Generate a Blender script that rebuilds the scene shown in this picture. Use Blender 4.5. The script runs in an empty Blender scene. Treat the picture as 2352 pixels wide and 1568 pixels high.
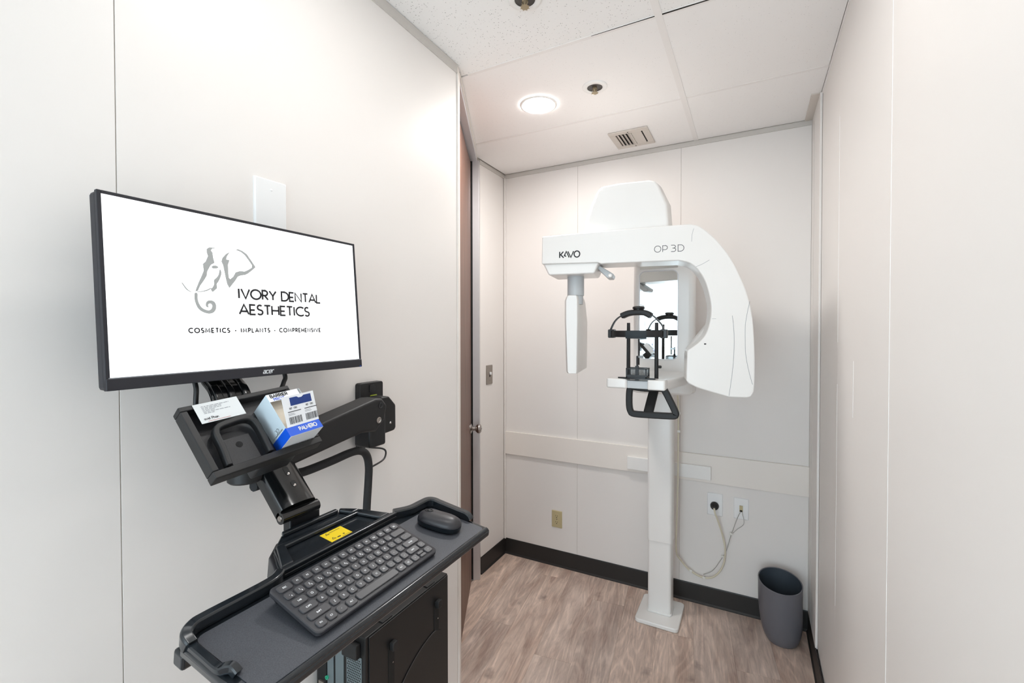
import bpy, bmesh, math, random
from math import sin, cos, pi, radians
from mathutils import Vector as V, Matrix
from mathutils.geometry import tessellate_polygon

# ------------------------------------------------------------------ camera, world, exposure
scene = bpy.context.scene
COL = scene.collection
random.seed(4)

cam_data = bpy.data.cameras.new('camera')
cam = bpy.data.objects.new('camera', cam_data)
COL.objects.link(cam)
cam_data.sensor_width = 36.0
cam_data.lens = 36.0 * 1045.45 / 2352.0
cam_data.shift_y = -12.63 / 2352.0
cam_data.clip_start = 0.02
_yaw, _pitch, _roll = radians(27.888), radians(-0.884), radians(-0.0555)
_f = V((-sin(_yaw) * cos(_pitch), cos(_yaw) * cos(_pitch), sin(_pitch)))
_r = V((cos(_yaw), sin(_yaw), 0))
_u = _r.cross(_f)
_r, _u = _r * cos(_roll) + _u * sin(_roll), -_r * sin(_roll) + _u * cos(_roll)
_m = Matrix((_r, _u, -_f)).transposed().to_4x4()
_m.translation = V((0, 0, 1.548))
cam.matrix_world = _m
scene.camera = cam

world = bpy.data.worlds.new('world')
scene.world = world
world.use_nodes = True
_bg = world.node_tree.nodes['Background']
_bg.inputs[0].default_value = (0.76, 0.92, 1.02, 1)
_bg.inputs[1].default_value = 4.6          # daylight in the corridor behind the camera, through the open doorway

scene.view_settings.view_transform = 'Standard'
scene.view_settings.look = 'None'
scene.view_settings.gamma = 1.0
scene.view_settings.use_curve_mapping = False
scene.view_settings.exposure = 0.0

LAMPS = (250.0, 65.0, 34.0)                  # strength of the downlight lenses; the last is an added fill
LAMP_COL = (1.0, 0.985, 0.965)

# ------------------------------------------------------------------ materials
def lin(h):
    h = h.lstrip('#')
    o = []
    for i in (0, 2, 4):
        c = int(h[i:i + 2], 16) / 255
        o.append(c / 12.92 if c <= 0.04045 else ((c + 0.055) / 1.055) ** 2.4)
    return (*o, 1)

def mat(name, col, rough=0.5, metal=0.0, spec=0.5, emit=0.0, coat=0.0, noise=None, bump=None, trans=0.0, alpha=1.0):
    """principled material; noise=(scale, amount) varies the colour, bump=(scale, strength, distance) the relief"""
    m = bpy.data.materials.new(name)
    m.use_nodes = True
    nt = m.node_tree
    p = nt.nodes['Principled BSDF']
    c = lin(col)
    p.inputs['Base Color'].default_value = c
    p.inputs['Roughness'].default_value = rough
    p.inputs['Metallic'].default_value = metal
    p.inputs['Specular IOR Level'].default_value = spec
    p.inputs['Coat Weight'].default_value = coat
    p.inputs['Transmission Weight'].default_value = trans
    p.inputs['Alpha'].default_value = alpha
    if emit:
        p.inputs['Emission Color'].default_value = c
        p.inputs['Emission Strength'].default_value = emit
    if noise or bump:
        tc = nt.nodes.new('ShaderNodeTexCoord')
    if noise:
        n = nt.nodes.new('ShaderNodeTexNoise')
        n.inputs['Scale'].default_value = noise[0]
        n.inputs['Detail'].default_value = 4
        nt.links.new(tc.outputs['Object'], n.inputs['Vector'])
        mix = nt.nodes.new('ShaderNodeMix')
        mix.data_type = 'RGBA'
        a = noise[1]
        mix.inputs[6].default_value = tuple(max(0, x * (1 - a)) for x in c[:3]) + (1,)
        mix.inputs[7].default_value = tuple(min(1, x * (1 + a)) for x in c[:3]) + (1,)
        nt.links.new(n.outputs['Fac'], mix.inputs[0])
        nt.links.new(mix.outputs[2], p.inputs['Base Color'])
    if bump:
        n2 = nt.nodes.new('ShaderNodeTexNoise')
        n2.inputs['Scale'].default_value = bump[0]
        n2.inputs['Detail'].default_value = 3
        nt.links.new(tc.outputs['Object'], n2.inputs['Vector'])
        b = nt.nodes.new('ShaderNodeBump')
        b.inputs['Strength'].default_value = bump[1]
        b.inputs['Distance'].default_value = bump[2]
        nt.links.new(n2.outputs['Fac'], b.inputs['Height'])
        nt.links.new(b.outputs['Normal'], p.inputs['Normal'])
    return m

def tile_material(name, col, density):
    """mineral fibre tile: small pinholes and fissures"""
    m = mat(name, col, 0.9, spec=0.1)
    nt = m.node_tree
    p = nt.nodes['Principled BSDF']
    tc = nt.nodes.new('ShaderNodeTexCoord')
    vo = nt.nodes.new('ShaderNodeTexVoronoi')
    vo.inputs['Scale'].default_value = 135
    no = nt.nodes.new('ShaderNodeTexNoise')
    no.inputs['Scale'].default_value = 60
    no.inputs['Detail'].default_value = 6
    nt.links.new(tc.outputs['Object'], vo.inputs['Vector'])
    nt.links.new(tc.outputs['Object'], no.inputs['Vector'])
    wn = nt.nodes.new('ShaderNodeSeparateColor')
    nt.links.new(vo.outputs['Color'], wn.inputs[0])
    thr = nt.nodes.new('ShaderNodeMath'); thr.operation = 'MULTIPLY'
    nt.links.new(wn.outputs[0], thr.inputs[0]); thr.inputs[1].default_value = density
    lt = nt.nodes.new('ShaderNodeMath'); lt.operation = 'LESS_THAN'
    nt.links.new(vo.outputs['Distance'], lt.inputs[0]); nt.links.new(thr.outputs[0], lt.inputs[1])
    mul = nt.nodes.new('ShaderNodeMath'); mul.operation = 'MULTIPLY'
    nt.links.new(lt.outputs[0], mul.inputs[0]); nt.links.new(no.outputs['Fac'], mul.inputs[1])
    mix = nt.nodes.new('ShaderNodeMix'); mix.data_type = 'RGBA'
    mix.inputs[6].default_value = lin(col)
    mix.inputs[7].default_value = lin('#77706b')
    nt.links.new(mul.outputs[0], mix.inputs[0])
    nt.links.new(mix.outputs[2], p.inputs['Base Color'])
    return m

def plank_material():
    m = mat('vinyl_plank', '#9c8578', 0.42, spec=0.4)
    nt = m.node_tree
    L = nt.links
    p = nt.nodes['Principled BSDF']
    tc = nt.nodes.new('ShaderNodeTexCoord')
    oi = nt.nodes.new('ShaderNodeObjectInfo')
    off = nt.nodes.new('ShaderNodeVectorMath'); off.operation = 'SCALE'
    comb = nt.nodes.new('ShaderNodeCombineXYZ')
    for i in range(3):
        L.new(oi.outputs['Random'], comb.inputs[i])
    L.new(comb.outputs[0], off.inputs[0]); off.inputs['Scale'].default_value = 37.0
    add = nt.nodes.new('ShaderNodeVectorMath'); add.operation = 'ADD'
    L.new(tc.outputs['Object'], add.inputs[0]); L.new(off.outputs[0], add.inputs[1])
    def stretched(sx, sy, scale, detail, distort=0.0, rough=0.6):
        mp = nt.nodes.new('ShaderNodeMapping')
        mp.inputs['Scale'].default_value = (sx, sy, 1)
        L.new(add.outputs[0], mp.inputs[0])
        n = nt.nodes.new('ShaderNodeTexNoise')
        n.inputs['Scale'].default_value = scale
        n.inputs['Detail'].default_value = detail
        n.inputs['Roughness'].default_value = rough
        n.inputs['Distortion'].default_value = distort
        L.new(mp.outputs[0], n.inputs['Vector'])
        return n
    broad = stretched(1.0, 0.22, 11, 4, 0.6)
    fine = stretched(1.0, 0.045, 120, 4, 0.3, 0.6)
    wave = stretched(1.0, 0.17, 20, 6, 3.2, 0.68)
    r1 = nt.nodes.new('ShaderNodeValToRGB')
    e = r1.color_ramp.elements
    e[0].position = 0.33; e[0].color = lin('#b29c90')
    e[1].position = 0.68; e[1].color = lin('#dccabe')
    e2 = e.new(0.5); e2.color = lin('#cab8ac')
    L.new(broad.outputs['Fac'], r1.inputs[0])
    r2 = nt.nodes.new('ShaderNodeValToRGB')
    e = r2.color_ramp.elements
    e[0].position = 0.38; e[0].color = (0.70, 0.68, 0.67, 1)
    e[1].position = 0.62; e[1].color = (1.18, 1.16, 1.14, 1)
    L.new(fine.outputs['Fac'], r2.inputs[0])
    r3 = nt.nodes.new('ShaderNodeValToRGB')
    e = r3.color_ramp.elements
    e[0].position = 0.36; e[0].color = (0.85, 0.83, 0.83, 1)
    e[1].position = 0.56; e[1].color = (1.08, 1.07, 1.06, 1)
    L.new(wave.outputs['Fac'], r3.inputs[0])
    def mult(a, b, fac=1.0):
        mx = nt.nodes.new('ShaderNodeMix'); mx.data_type = 'RGBA'; mx.blend_type = 'MULTIPLY'
        mx.inputs[0].default_value = fac
        L.new(a, mx.inputs[6]); L.new(b, mx.inputs[7])
        return mx.outputs[2]
    c = mult(r1.outputs[0], r2.outputs[0], 0.30)
    c = mult(c, r3.outputs[0], 0.85)
    cath = stretched(1.0, 0.13, 4.6, 2.0, 0.5, 0.5)
    ml = nt.nodes.new('ShaderNodeMath'); ml.operation = 'MULTIPLY'; ml.inputs[1].default_value = 95.0
    sn = nt.nodes.new('ShaderNodeMath'); sn.operation = 'SINE'
    L.new(cath.outputs['Fac'], ml.inputs[0]); L.new(ml.outputs[0], sn.inputs[0])
    r6 = nt.nodes.new('ShaderNodeValToRGB')
    e = r6.color_ramp.elements
    e[0].position = 0.30; e[0].color = (0.93, 0.92, 0.92, 1)
    e[1].position = 0.98; e[1].color = (1.14, 1.14, 1.14, 1)
    L.new(sn.outputs[0], r6.inputs[0])
    c = mult(c, r6.outputs[0], 0.8)
    # knots: dark round eyes, few per plank
    mp = nt.nodes.new('ShaderNodeMapping'); mp.inputs['Scale'].default_value = (1.0, 0.62, 0.0)
    L.new(add.outputs[0], mp.inputs[0])
    dn = nt.nodes.new('ShaderNodeTexNoise'); dn.inputs['Scale'].default_value = 30; dn.inputs['Detail'].default_value = 3
    L.new(add.outputs[0], dn.inputs['Vector'])
    dsc = nt.nodes.new('ShaderNodeVectorMath'); dsc.operation = 'SCALE'; dsc.inputs['Scale'].default_value = 0.035
    L.new(dn.outputs['Color'], dsc.inputs[0])
    dad = nt.nodes.new('ShaderNodeVectorMath'); dad.operation = 'ADD'
    L.new(mp.outputs[0], dad.inputs[0]); L.new(dsc.outputs[0], dad.inputs[1])
    vo = nt.nodes.new('ShaderNodeTexVoronoi'); vo.inputs['Scale'].default_value = 6.0
    L.new(dad.outputs[0], vo.inputs['Vector'])
    r4 = nt.nodes.new('ShaderNodeValToRGB')
    e = r4.color_ramp.elements
    e[0].position = 0.03; e[0].color = (0.40, 0.38, 0.39, 1)
    e[1].position = 0.17; e[1].color = (1, 1, 1, 1)
    L.new(vo.outputs['Distance'], r4.inputs[0])
    c = mult(c, r4.outputs[0], 0.8)
    # each plank a little different
    r5 = nt.nodes.new('ShaderNodeValToRGB')
    e = r5.color_ramp.elements
    e[0].position = 0.0; e[0].color = (0.98, 0.975, 0.98, 1)
    e[1].position = 1.0; e[1].color = (1.16, 1.11, 1.07, 1)
    L.new(oi.outputs['Random'], r5.inputs[0])
    c = mult(c, r5.outputs[0], 1.0)
    L.new(c, p.inputs['Base Color'])
    b = nt.nodes.new('ShaderNodeBump'); b.inputs['Strength'].default_value = 0.15; b.inputs['Distance'].default_value = 0.001
    L.new(fine.outputs['Fac'], b.inputs['Height']); L.new(b.outputs[0], p.inputs['Normal'])
    return m

def wood_door_material():
    m = mat('walnut_veneer', '#6e5145', 0.45, spec=0.4)
    nt = m.node_tree; L = nt.links
    p = nt.nodes['Principled BSDF']
    tc = nt.nodes.new('ShaderNodeTexCoord')
    mp = nt.nodes.new('ShaderNodeMapping'); mp.inputs['Scale'].default_value = (1, 1, 0.04)
    L.new(tc.outputs['Object'], mp.inputs[0])
    n = nt.nodes.new('ShaderNodeTexNoise'); n.inputs['Scale'].default_value = 70; n.inputs['Detail'].default_value = 5
    L.new(mp.outputs[0], n.inputs['Vector'])
    r = nt.nodes.new('ShaderNodeValToRGB')
    r.color_ramp.elements[0].color = lin('#5a4036'); r.color_ramp.elements[0].position = 0.3
    r.color_ramp.elements[1].color = lin('#866456'); r.color_ramp.elements[1].position = 0.7
    L.new(n.outputs['Fac'], r.inputs[0]); L.new(r.outputs[0], p.inputs['Base Color'])
    return m

WALL = '#ede8e4'
M = dict(
    wall=mat('wall_vinyl', WALL, 0.42, spec=0.35, noise=(3.0, 0.012), bump=(420, 0.05, 0.0006)),
    wallcore=mat('wall_core', '#cfc8c0', 0.8),
    batten=mat('trim_paint_and_lit_jamb', '#f0e9e2', 0.4, noise=(4, 0.01)),  # also gives the near door jamb its overexposed tone
    caulk=mat('white_caulk', '#fbfaf8', 0.5, noise=(50, 0.01)),
    base=mat('rubber_baseboard', '#2a2827', 0.45, spec=0.4, noise=(8, 0.06)),
    tile_a=tile_material('ceiling_tile_fissured', '#faf8f6', 0.26),
    tile_b=tile_material('ceiling_tile_fine', '#fbf8f6', 0.13),
    tee=mat('ceiling_grid_enamel', '#f4f0ed', 0.5, noise=(5, 0.01)),
    angle=mat('wall_angle_enamel', '#cdc8c2', 0.45, noise=(6, 0.03)),
    plank=plank_material(),
    subfloor=mat('subfloor', '#8a7568', 0.9),
    door=wood_door_material(),
    alu=mat('brushed_aluminium', '#d2d0d2', 0.38, metal=0.55, noise=(40, 0.03)),
    steel=mat('satin_steel', '#b0aaa6', 0.25, metal=1.0, noise=(30, 0.03)),
    steelplate=mat('stainless_plate', '#a09890', 0.42, metal=0.8, noise=(60, 0.04)),
    white=mat('white_enamel', '#f3f1ee', 0.28, spec=0.5, coat=0.15, noise=(2, 0.006)),
    whitein=mat('white_enamel_shadow', '#e3e5e8', 0.4, noise=(2, 0.006)),
    plate=mat('white_wall_plate', '#f2f2f2', 0.35, noise=(10, 0.006)),
    ivory=mat('ivory_plastic', '#c3b58e', 0.4, noise=(10, 0.02)),
    seam=mat('panel_gap', '#9fa1a4', 0.7),
    black=mat('black_plastic', '#17181b', 0.36, spec=0.5, noise=(20, 0.08)),
    blacksatin=mat('black_satin_plastic', '#1b1b1c', 0.5, spec=0.45, noise=(25, 0.08)),
    holderin=mat('holder_textured_plastic', '#2b2b2e', 0.42, spec=0.5, noise=(400, 0.25), bump=(700, 0.3, 0.0005)),
    gloss=mat('gloss_black_plastic', '#0f1113', 0.16, spec=0.55, coat=0.3, noise=(10, 0.05)),
    bezel=mat('monitor_bezel', '#25252b', 0.5, spec=0.4, noise=(30, 0.05)),
    screen=mat('screen_white', '#fdfeff', 0.3, emit=0.93),
    logo=mat('screen_grey', '#8f9190', 0.6, emit=0.5),
    ink=mat('black_ink', '#1c1c20', 0.6),
    inkgrey=mat('grey_ink', '#55575a', 0.6),
    inklight=mat('pale_ink', '#8d9095', 0.6),
    inkwhite=mat('white_ink', '#dcdfe2', 0.5),
    trayedge=mat('tray_gloss_border', '#1c2126', 0.2, spec=0.5, coat=0.2, noise=(12, 0.08)),
    traymat=mat('tray_textured_top', '#4b4d53', 0.5, spec=0.4, noise=(620, 0.55), bump=(900, 0.35, 0.0006)),
    kbd=mat('keyboard_case', '#3a3a3e', 0.5, spec=0.4, noise=(60, 0.04)),
    kbdside=mat('keyboard_under', '#14161a', 0.45),
    key=mat('key_cap', '#3f3f43', 0.42, spec=0.45, noise=(80, 0.04)),
    mouse=mat('mouse_shell', '#2d2c30', 0.38, spec=0.5, noise=(50, 0.04)),
    mousebase=mat('mouse_base', '#10191f', 0.3, spec=0.5),
    yellow=mat('yellow_label_and_reflection', '#f6d51c', 0.45, noise=(30, 0.03)),  # tray label, and the painted reflection in the upper window
    card=mat('card_paper', '#d9dcdd', 0.6, noise=(40, 0.01)),
    carton=mat('carton_white', '#eef0f3', 0.45, noise=(20, 0.01)),
    cartonside=mat('carton_pale_blue', '#c6d3db', 0.5, noise=(20, 0.01)),
    cream=mat('inner_liner', '#efe2cf', 0.7, noise=(20, 0.02)),
    blue=mat('carton_blue', '#1056d2', 0.4, noise=(20, 0.03)),
    navy=mat('carton_navy', '#14377e', 0.4),
    red=mat('red_ink', '#b4665c', 0.6),
    pc=mat('pc_case_black', '#161616', 0.42, spec=0.45, noise=(40, 0.06), bump=(900, 0.08, 0.0004)),
    pcgrey=mat('pc_rear_steel', '#7f8d92', 0.4, metal=0.7, noise=(30, 0.05)),
    pcdark=mat('pc_recess', '#090a0b', 0.7),
    jackgreen=mat('audio_jack_green', '#2fae86', 0.4),
    mirror=mat('mirror_glass', '#eef2f2', 0.015, metal=1.0),
    acrylic=mat('smoked_acrylic', '#aeb4b6', 0.15, trans=0.65, alpha=1.0),
    greyplastic=mat('pale_grey_plastic', '#c3c7ca', 0.35, noise=(10, 0.01)),
    rubber=mat('braided_sleeve', '#222224', 0.75, noise=(300, 0.3), bump=(500, 0.6, 0.001)),
    wire=mat('black_cable', '#101012', 0.4),
    cream_cord=mat('cream_cable', '#ded6c0', 0.5, noise=(30, 0.02)),
    grey_cord=mat('grey_cable', '#a9a7a1', 0.5, noise=(30, 0.02)),
    tie=mat('cable_tie', '#e8e6df', 0.4),
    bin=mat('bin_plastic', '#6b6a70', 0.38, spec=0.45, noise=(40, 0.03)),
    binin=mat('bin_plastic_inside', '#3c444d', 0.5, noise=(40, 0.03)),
    lampring=mat('lamp_trim', '#f4f2ef', 0.4),
    vent=mat('register_enamel', '#d6cdc4', 0.45, noise=(12, 0.02)),
    ventdark=mat('duct_dark', '#1d1814', 0.8),
    brass=mat('sprinkler_brass', '#a89a80', 0.35, metal=0.8, noise=(80, 0.06)),
    gunmetal=mat('sprinkler_cup', '#47423f', 0.5, noise=(60, 0.35)),
    green=mat('level_vial', '#9fae2c', 0.35),
    pad=mat('temple_pad', '#222b31', 0.6, noise=(60, 0.05)),
    fabric=mat('corridor_paint', '#e6e6e4', 0.7),
)
for _i, _e in enumerate(LAMPS):
    M['lens%d' % _i] = mat('lamp_lens', '#ffffff', 0.5)
    _p = M['lens%d' % _i].node_tree.nodes['Principled BSDF']
    _p.inputs['Emission Color'].default_value = (*LAMP_COL, 1)
    _p.inputs['Emission Strength'].default_value = _e

# ------------------------------------------------------------------ mesh helpers
class Fr:
    """a local frame: origin and three axes"""
    def __init__(s, o, x=(1, 0, 0), y=(0, 1, 0), z=(0, 0, 1)):
        s.o, s.x, s.y, s.z = V(o), V(x), V(y), V(z)
    def __call__(s, a, b, c=0.0):
        return s.o + s.x * a + s.y * b + s.z * c
    def matrix(s):
        m = Matrix((s.x, s.y, s.z)).transposed().to_4x4()
        m.translation = s.o
        return m

W = Fr((0, 0, 0))

def NB():
    return bmesh.new()

def box(bm, x0, x1, y0, y1, z0, z1, F=W):
    v = [bm.verts.new(F(x, y, z)) for z in (z0, z1) for x, y in ((x0, y0), (x1, y0), (x1, y1), (x0, y1))]
    for f in ((3, 2, 1, 0), (4, 5, 6, 7), (0, 1, 5, 4), (1, 2, 6, 5), (2, 3, 7, 6), (3, 0, 4, 7)):
        bm.faces.new([v[i] for i in f])

def prism(bm, pts, z0, z1, F=W):
    n = len(pts)
    a = [bm.verts.new(F(p[0], p[1], z0)) for p in pts]
    b = [bm.verts.new(F(p[0], p[1], z1)) for p in pts]
    bm.faces.new(a[::-1]); bm.faces.new(b)
    for i in range(n):
        j = (i + 1) % n
        bm.faces.new((a[i], a[j], b[j], b[i]))

def loft(bm, rings, cap=True):
    """rings of world points, same count, closed around"""
    vs = [[bm.verts.new(p) for p in r] for r in rings]
    n = len(rings[0])
    for k in range(len(vs) - 1):
        for i in range(n):
            j = (i + 1) % n
            bm.faces.new((vs[k][i], vs[k][j], vs[k + 1][j], vs[k + 1][i]))
    if cap:
        bm.faces.new(vs[0][::-1]); bm.faces.new(vs[-1])

def lathe(bm, prof, seg=32, F=W, sx=1.0, sy=1.0, cap=True):
    """prof = [(radius, height)]"""
    loft(bm, [[F(r * sx * cos(2 * pi * i / seg), r * sy * sin(2 * pi * i / seg), h) for i in range(seg)] for r, h in prof], cap)

def tube(bm, pts, r, seg=10, sq=None, up=None):
    """swept tube; r a number or one per point; sq=(w,h) sweeps a rounded bar instead"""
    pts = [V(p) for p in pts]
    n = len(pts)
    rs = r if isinstance(r, (list, tuple)) else [r] * n
    rings = []
    ref = V(up) if up else None
    for i in range(n):
        t = (pts[min(i + 1, n - 1)] - pts[max(i - 1, 0)]).normalized()
        if ref is None:
            ref = V((0, 0, 1)) if abs(t.z) < 0.9 else V((1, 0, 0))
        a = (ref - t * ref.dot(t)).normalized()
        b = t.cross(a)
        if not up:
            ref = a
        if sq:
            w, h = sq
            ring = [pts[i] + a * h * y + b * w * x for x, y in ((-.5, -.35), (-.35, -.5), (.35, -.5), (.5, -.35), (.5, .35), (.35, .5), (-.35, .5), (-.5, .35))]
        else:
            ring = [pts[i] + (a * cos(2 * pi * k / seg) + b * sin(2 * pi * k / seg)) * rs[i] for k in range(seg)]
        rings.append(ring)
    loft(bm, rings)

def curve(pts, n=6, closed=False):
    """Catmull-Rom through the points"""
    P = [V(p) for p in pts]
    out = []
    N = len(P)
    rng = range(N if closed else N - 1)
    for i in rng:
        p0 = P[(i - 1) % N] if closed else P[max(i - 1, 0)]
        p1, p2 = P[i % N], P[(i + 1) % N]
        p3 = P[(i + 2) % N] if closed else P[min(i + 2, N - 1)]
        for k in range(n):
            t = k / n
            out.append(0.5 * ((2 * p1) + (p2 - p0) * t + (2 * p0 - 5 * p1 + 4 * p2 - p3) * t * t + (3 * p1 - p0 - 3 * p2 + p3) * t ** 3))
    if not closed:
        out.append(P[-1])
    return out

def rrect(x0, x1, y0, y1, r, seg=4):
    out = []
    for cx, cy, a in ((x1 - r, y1 - r, 0), (x0 + r, y1 - r, 90), (x0 + r, y0 + r, 180), (x1 - r, y0 + r, 270)):
        for k in range(seg + 1):
            t = radians(a + 90 * k / seg)
            out.append((cx + r * cos(t), cy + r * sin(t)))
    return out

def quad(bm, pts):
    bm.faces.new([bm.verts.new(p) for p in pts])

def flat(bm, pts, F, off=0.0):
    bm.faces.new([bm.verts.new(F(p[0], p[1], off)) for p in pts])

def ribbon(bm, line, w, F, off=0.0):
    """flat stroke of width w along a 2D polyline"""
    P = [V((p[0], p[1])) for p in line]
    closed = len(P) > 2 and (P[0] - P[-1]).length < 1e-9
    if closed:
        P = P[:-1]
    n = len(P)
    L, R = [], []
    for i in range(n):
        if closed:
            a, b = P[i] - P[i - 1], P[(i + 1) % n] - P[i]
        else:
            a = P[i] - P[i - 1] if i else P[1] - P[0]
            b = P[i + 1] - P[i] if i < n - 1 else a
        a.normalize(); b.normalize()
        t = a + b
        t = t.normalized() if t.length > 1e-6 else a
        nrm = V((-t.y, t.x))
        k = min(1.6, 1 / max(0.3, abs(nrm.dot(V((-a.y, a.x))))))
        L.append(P[i] + nrm * w / 2 * k); R.append(P[i] - nrm * w / 2 * k)
    vl = [bm.verts.new(F(p.x, p.y, off)) for p in L]
    vr = [bm.verts.new(F(p.x, p.y, off)) for p in R]
    for i in range(n if closed else n - 1):
        j = (i + 1) % n
        bm.faces.new((vr[i], vr[j], vl[j], vl[i]))

def arc(cx, cy, rx, ry, a0, a1, n=14):
    return [(cx + rx * cos(radians(a0 + (a1 - a0) * k / n)), cy + ry * sin(radians(a0 + (a1 - a0) * k / n))) for k in range(n + 1)]

# single-stroke capitals: (advance, strokes) on a unit cap height
GL = {
    'A': (.86, [[(0, 0), (.40, 1), (.80, 0)], [(.13, .30), (.67, .30)]]),
    'B': (.62, [[(0, 0), (0, 1), (.24, 1)] + arc(.24, .76, .24, .24, 90, -90, 8) + [(0, .52)], [(.24, .52)] + arc(.26, .26, .28, .26, 90, -90, 8) + [(0, 0)]]),
    'C': (.86, [arc(.48, .5, .48, .5, 48, 312, 20)]),
    'D': (.80, [[(0, 0), (0, 1), (.26, 1)] + arc(.26, .5, .48, .5, 90, -90, 14) + [(0, 0), (0, .02)]]),
    'E': (.58, [[(.48, 1), (0, 1), (0, 0), (.48, 0)], [(0, .46), (.42, .46)]]),
    'F': (.56, [[(.48, 1), (0, 1), (0, 0)], [(0, .48), (.42, .48)]]),
    'G': (.90, [arc(.48, .5, .48, .5, 48, 350, 20) + [(.56, .44)]]),
    'H': (.78, [[(0, 0), (0, 1)], [(.66, 0), (.66, 1)], [(0, .48), (.66, .48)]]),
    'I': (.20, [[(.04, 0), (.04, 1)]]),
    'J': (.50, [[(.36, 1), (.36, .22)] + arc(.16, .22, .20, .22, 0, -150, 8)]),
    'K': (.68, [[(0, 0), (0, 1)], [(.56, 1), (.02, .46)], [(.18, .60), (.60, 0)]]),
    'L': (.56, [[(0, 1), (0, 0), (.46, 0)]]),
    'M': (.98, [[(0, 0), (.08, 1), (.42, .18), (.76, 1), (.84, 0)]]),
    'N': (.82, [[(0, 0), (0, 1), (.68, 0), (.68, 1)]]),
    'O': (1.06, [arc(.48, .5, .48, .5, 0, 360, 26)]),
    'P': (.60, [[(0, 0), (0, 1), (.24, 1)] + arc(.24, .73, .26, .27, 90, -90, 10) + [(0, .46)]]),
    'Q': (1.06, [arc(.48, .5, .48, .5, 0, 360, 26), [(.60, .26), (.92, -.06)]]),
    'R': (.64, [[(0, 0), (0, 1), (.24, 1)] + arc(.24, .73, .26, .27, 90, -90, 10) + [(0, .46)], [(.20, .46), (.54, 0)]]),
    'S': (.60, [arc(.25, .75, .22, .25, 40, 250, 10)[:-1] + [(.17, .53), (.33, .47)] + arc(.25, .25, .24, .25, 60, -150, 11)]),
    'T': (.66, [[(0, 1), (.58, 1)], [(.29, 1), (.29, 0)]]),
    'U': (.78, [[(0, 1), (0, .32)] + arc(.32, .32, .32, .32, 180, 360, 10) + [(.64, 1)]]),
    'V': (.82, [[(0, 1), (.38, 0), (.76, 1)]]),
    'W': (1.16, [[(0, 1), (.28, 0), (.54, .8), (.80, 0), (1.08, 1)]]),
    'X': (.72, [[(0, 1), (.62, 0)], [(.62, 1), (0, 0)]]),
    'Y': (.74, [[(0, 1), (.34, .46), (.68, 1)], [(.34, .46), (.34, 0)]]),
    'Z': (.68, [[(.02, 1), (.58, 1), (0, 0), (.60, 0)]]),
    '0': (.70, [arc(.30, .5, .30, .5, 0, 360, 18)]),
    '1': (.40, [[(.04, .82), (.22, 1), (.22, 0)]]),
    '2': (.62, [arc(.25, .72, .25, .28, 160, -30, 9) + [(0, 0), (.52, 0)]]),
    '3': (.64, [[(.04, 1), (.50, 1), (.22, .58)] + arc(.24, .29, .28, .29, 80, -150, 12)]),
    '4': (.66, [[(.40, 0), (.40, 1), (0, .28), (.56, .28)]]),
    '5': (.62, [[(.46, 1), (.08, 1), (.04, .56)] + arc(.24, .30, .26, .30, 110, -140, 11)]),
    '6': (.62, [[(.36, 1), (.06, .44)], arc(.27, .27, .27, .27, 0, 360, 14)]),
    '7': (.58, [[(0, 1), (.50, 1), (.14, 0)]]),
    '8': (.62, [arc(.26, .75, .22, .25, 0, 360, 12), arc(.26, .25, .26, .25, 0, 360, 12)]),
    '9': (.62, [arc(.27, .73, .27, .27, 0, 360, 14), [(.50, .58), (.18, 0)]]),
    'a': (.56, [arc(.22, .30, .22, .30, 0, 360, 14), [(.46, .60), (.46, 0)]]),
    'd': (.58, [arc(.22, .30, .22, .30, 0, 360, 14), [(.47, 1.0), (.47, 0)]]),
    'h': (.54, [[(0, 1), (0, 0)], [(0, .36)] + arc(.21, .36, .21, .24, 180, 0, 8) + [(.42, 0)]]),
    'n': (.54, [[(0, .60), (0, 0)], [(0, .36)] + arc(.21, .36, .21, .24, 180, 0, 8) + [(.42, 0)]]),
    'i': (.14, [[(.03, 0), (.03, .60)], [(.03, .80), (.03, .92)]]),
    'v': (.52, [[(0, .60), (.22, 0), (.44, .60)]]),
    '-': (.62, [[(.10, .42), (.44, .42)]]),
    '.': (.24, [[(.06, 0), (.06, .10)]]),
    ' ': (.40, []),
}

def text(bm, s, F, x0, y0, h, stroke, width=None, track=0.06, off=0.0, slant=0.0):
    """lettering on the plane of F from (x0, y0), cap height h; squeezed to width when given"""
    adv = sum(GL[c][0] + track for c in s) - track
    sx = (width / (adv * h)) if width else 1.0
    x = 0.0
    for c in s:
        a, st = GL[c]
        for l in st:
            ribbon(bm, [(x0 + ((x + p[0]) * sx + p[1] * slant) * h, y0 + p[1] * h) for p in l], stroke, F, off)
        x += a + track
    return adv * h * sx

# ------------------------------------------------------------------ object helpers
ROOTM = {}

def link(o):
    COL.objects.link(o)
    return o

def tag(o, label=None, cat=None, group=None, kind=None):
    if label: o['label'] = label
    if cat: o['category'] = cat
    if group: o['group'] = group
    if kind: o['kind'] = kind
    return o

def thing(name, label, cat, loc=(0, 0, 0), F=None, group=None):
    """an Empty at the thing's base; its meshes are given in world coordinates"""
    o = link(bpy.data.objects.new(name, None))
    o.empty_display_size = 0.05
    m = F.matrix() if F else Matrix.Translation(V(loc))
    o.matrix_world = m
    ROOTM[o.name] = m.inverted()
    return tag(o, label, cat, group)

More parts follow.
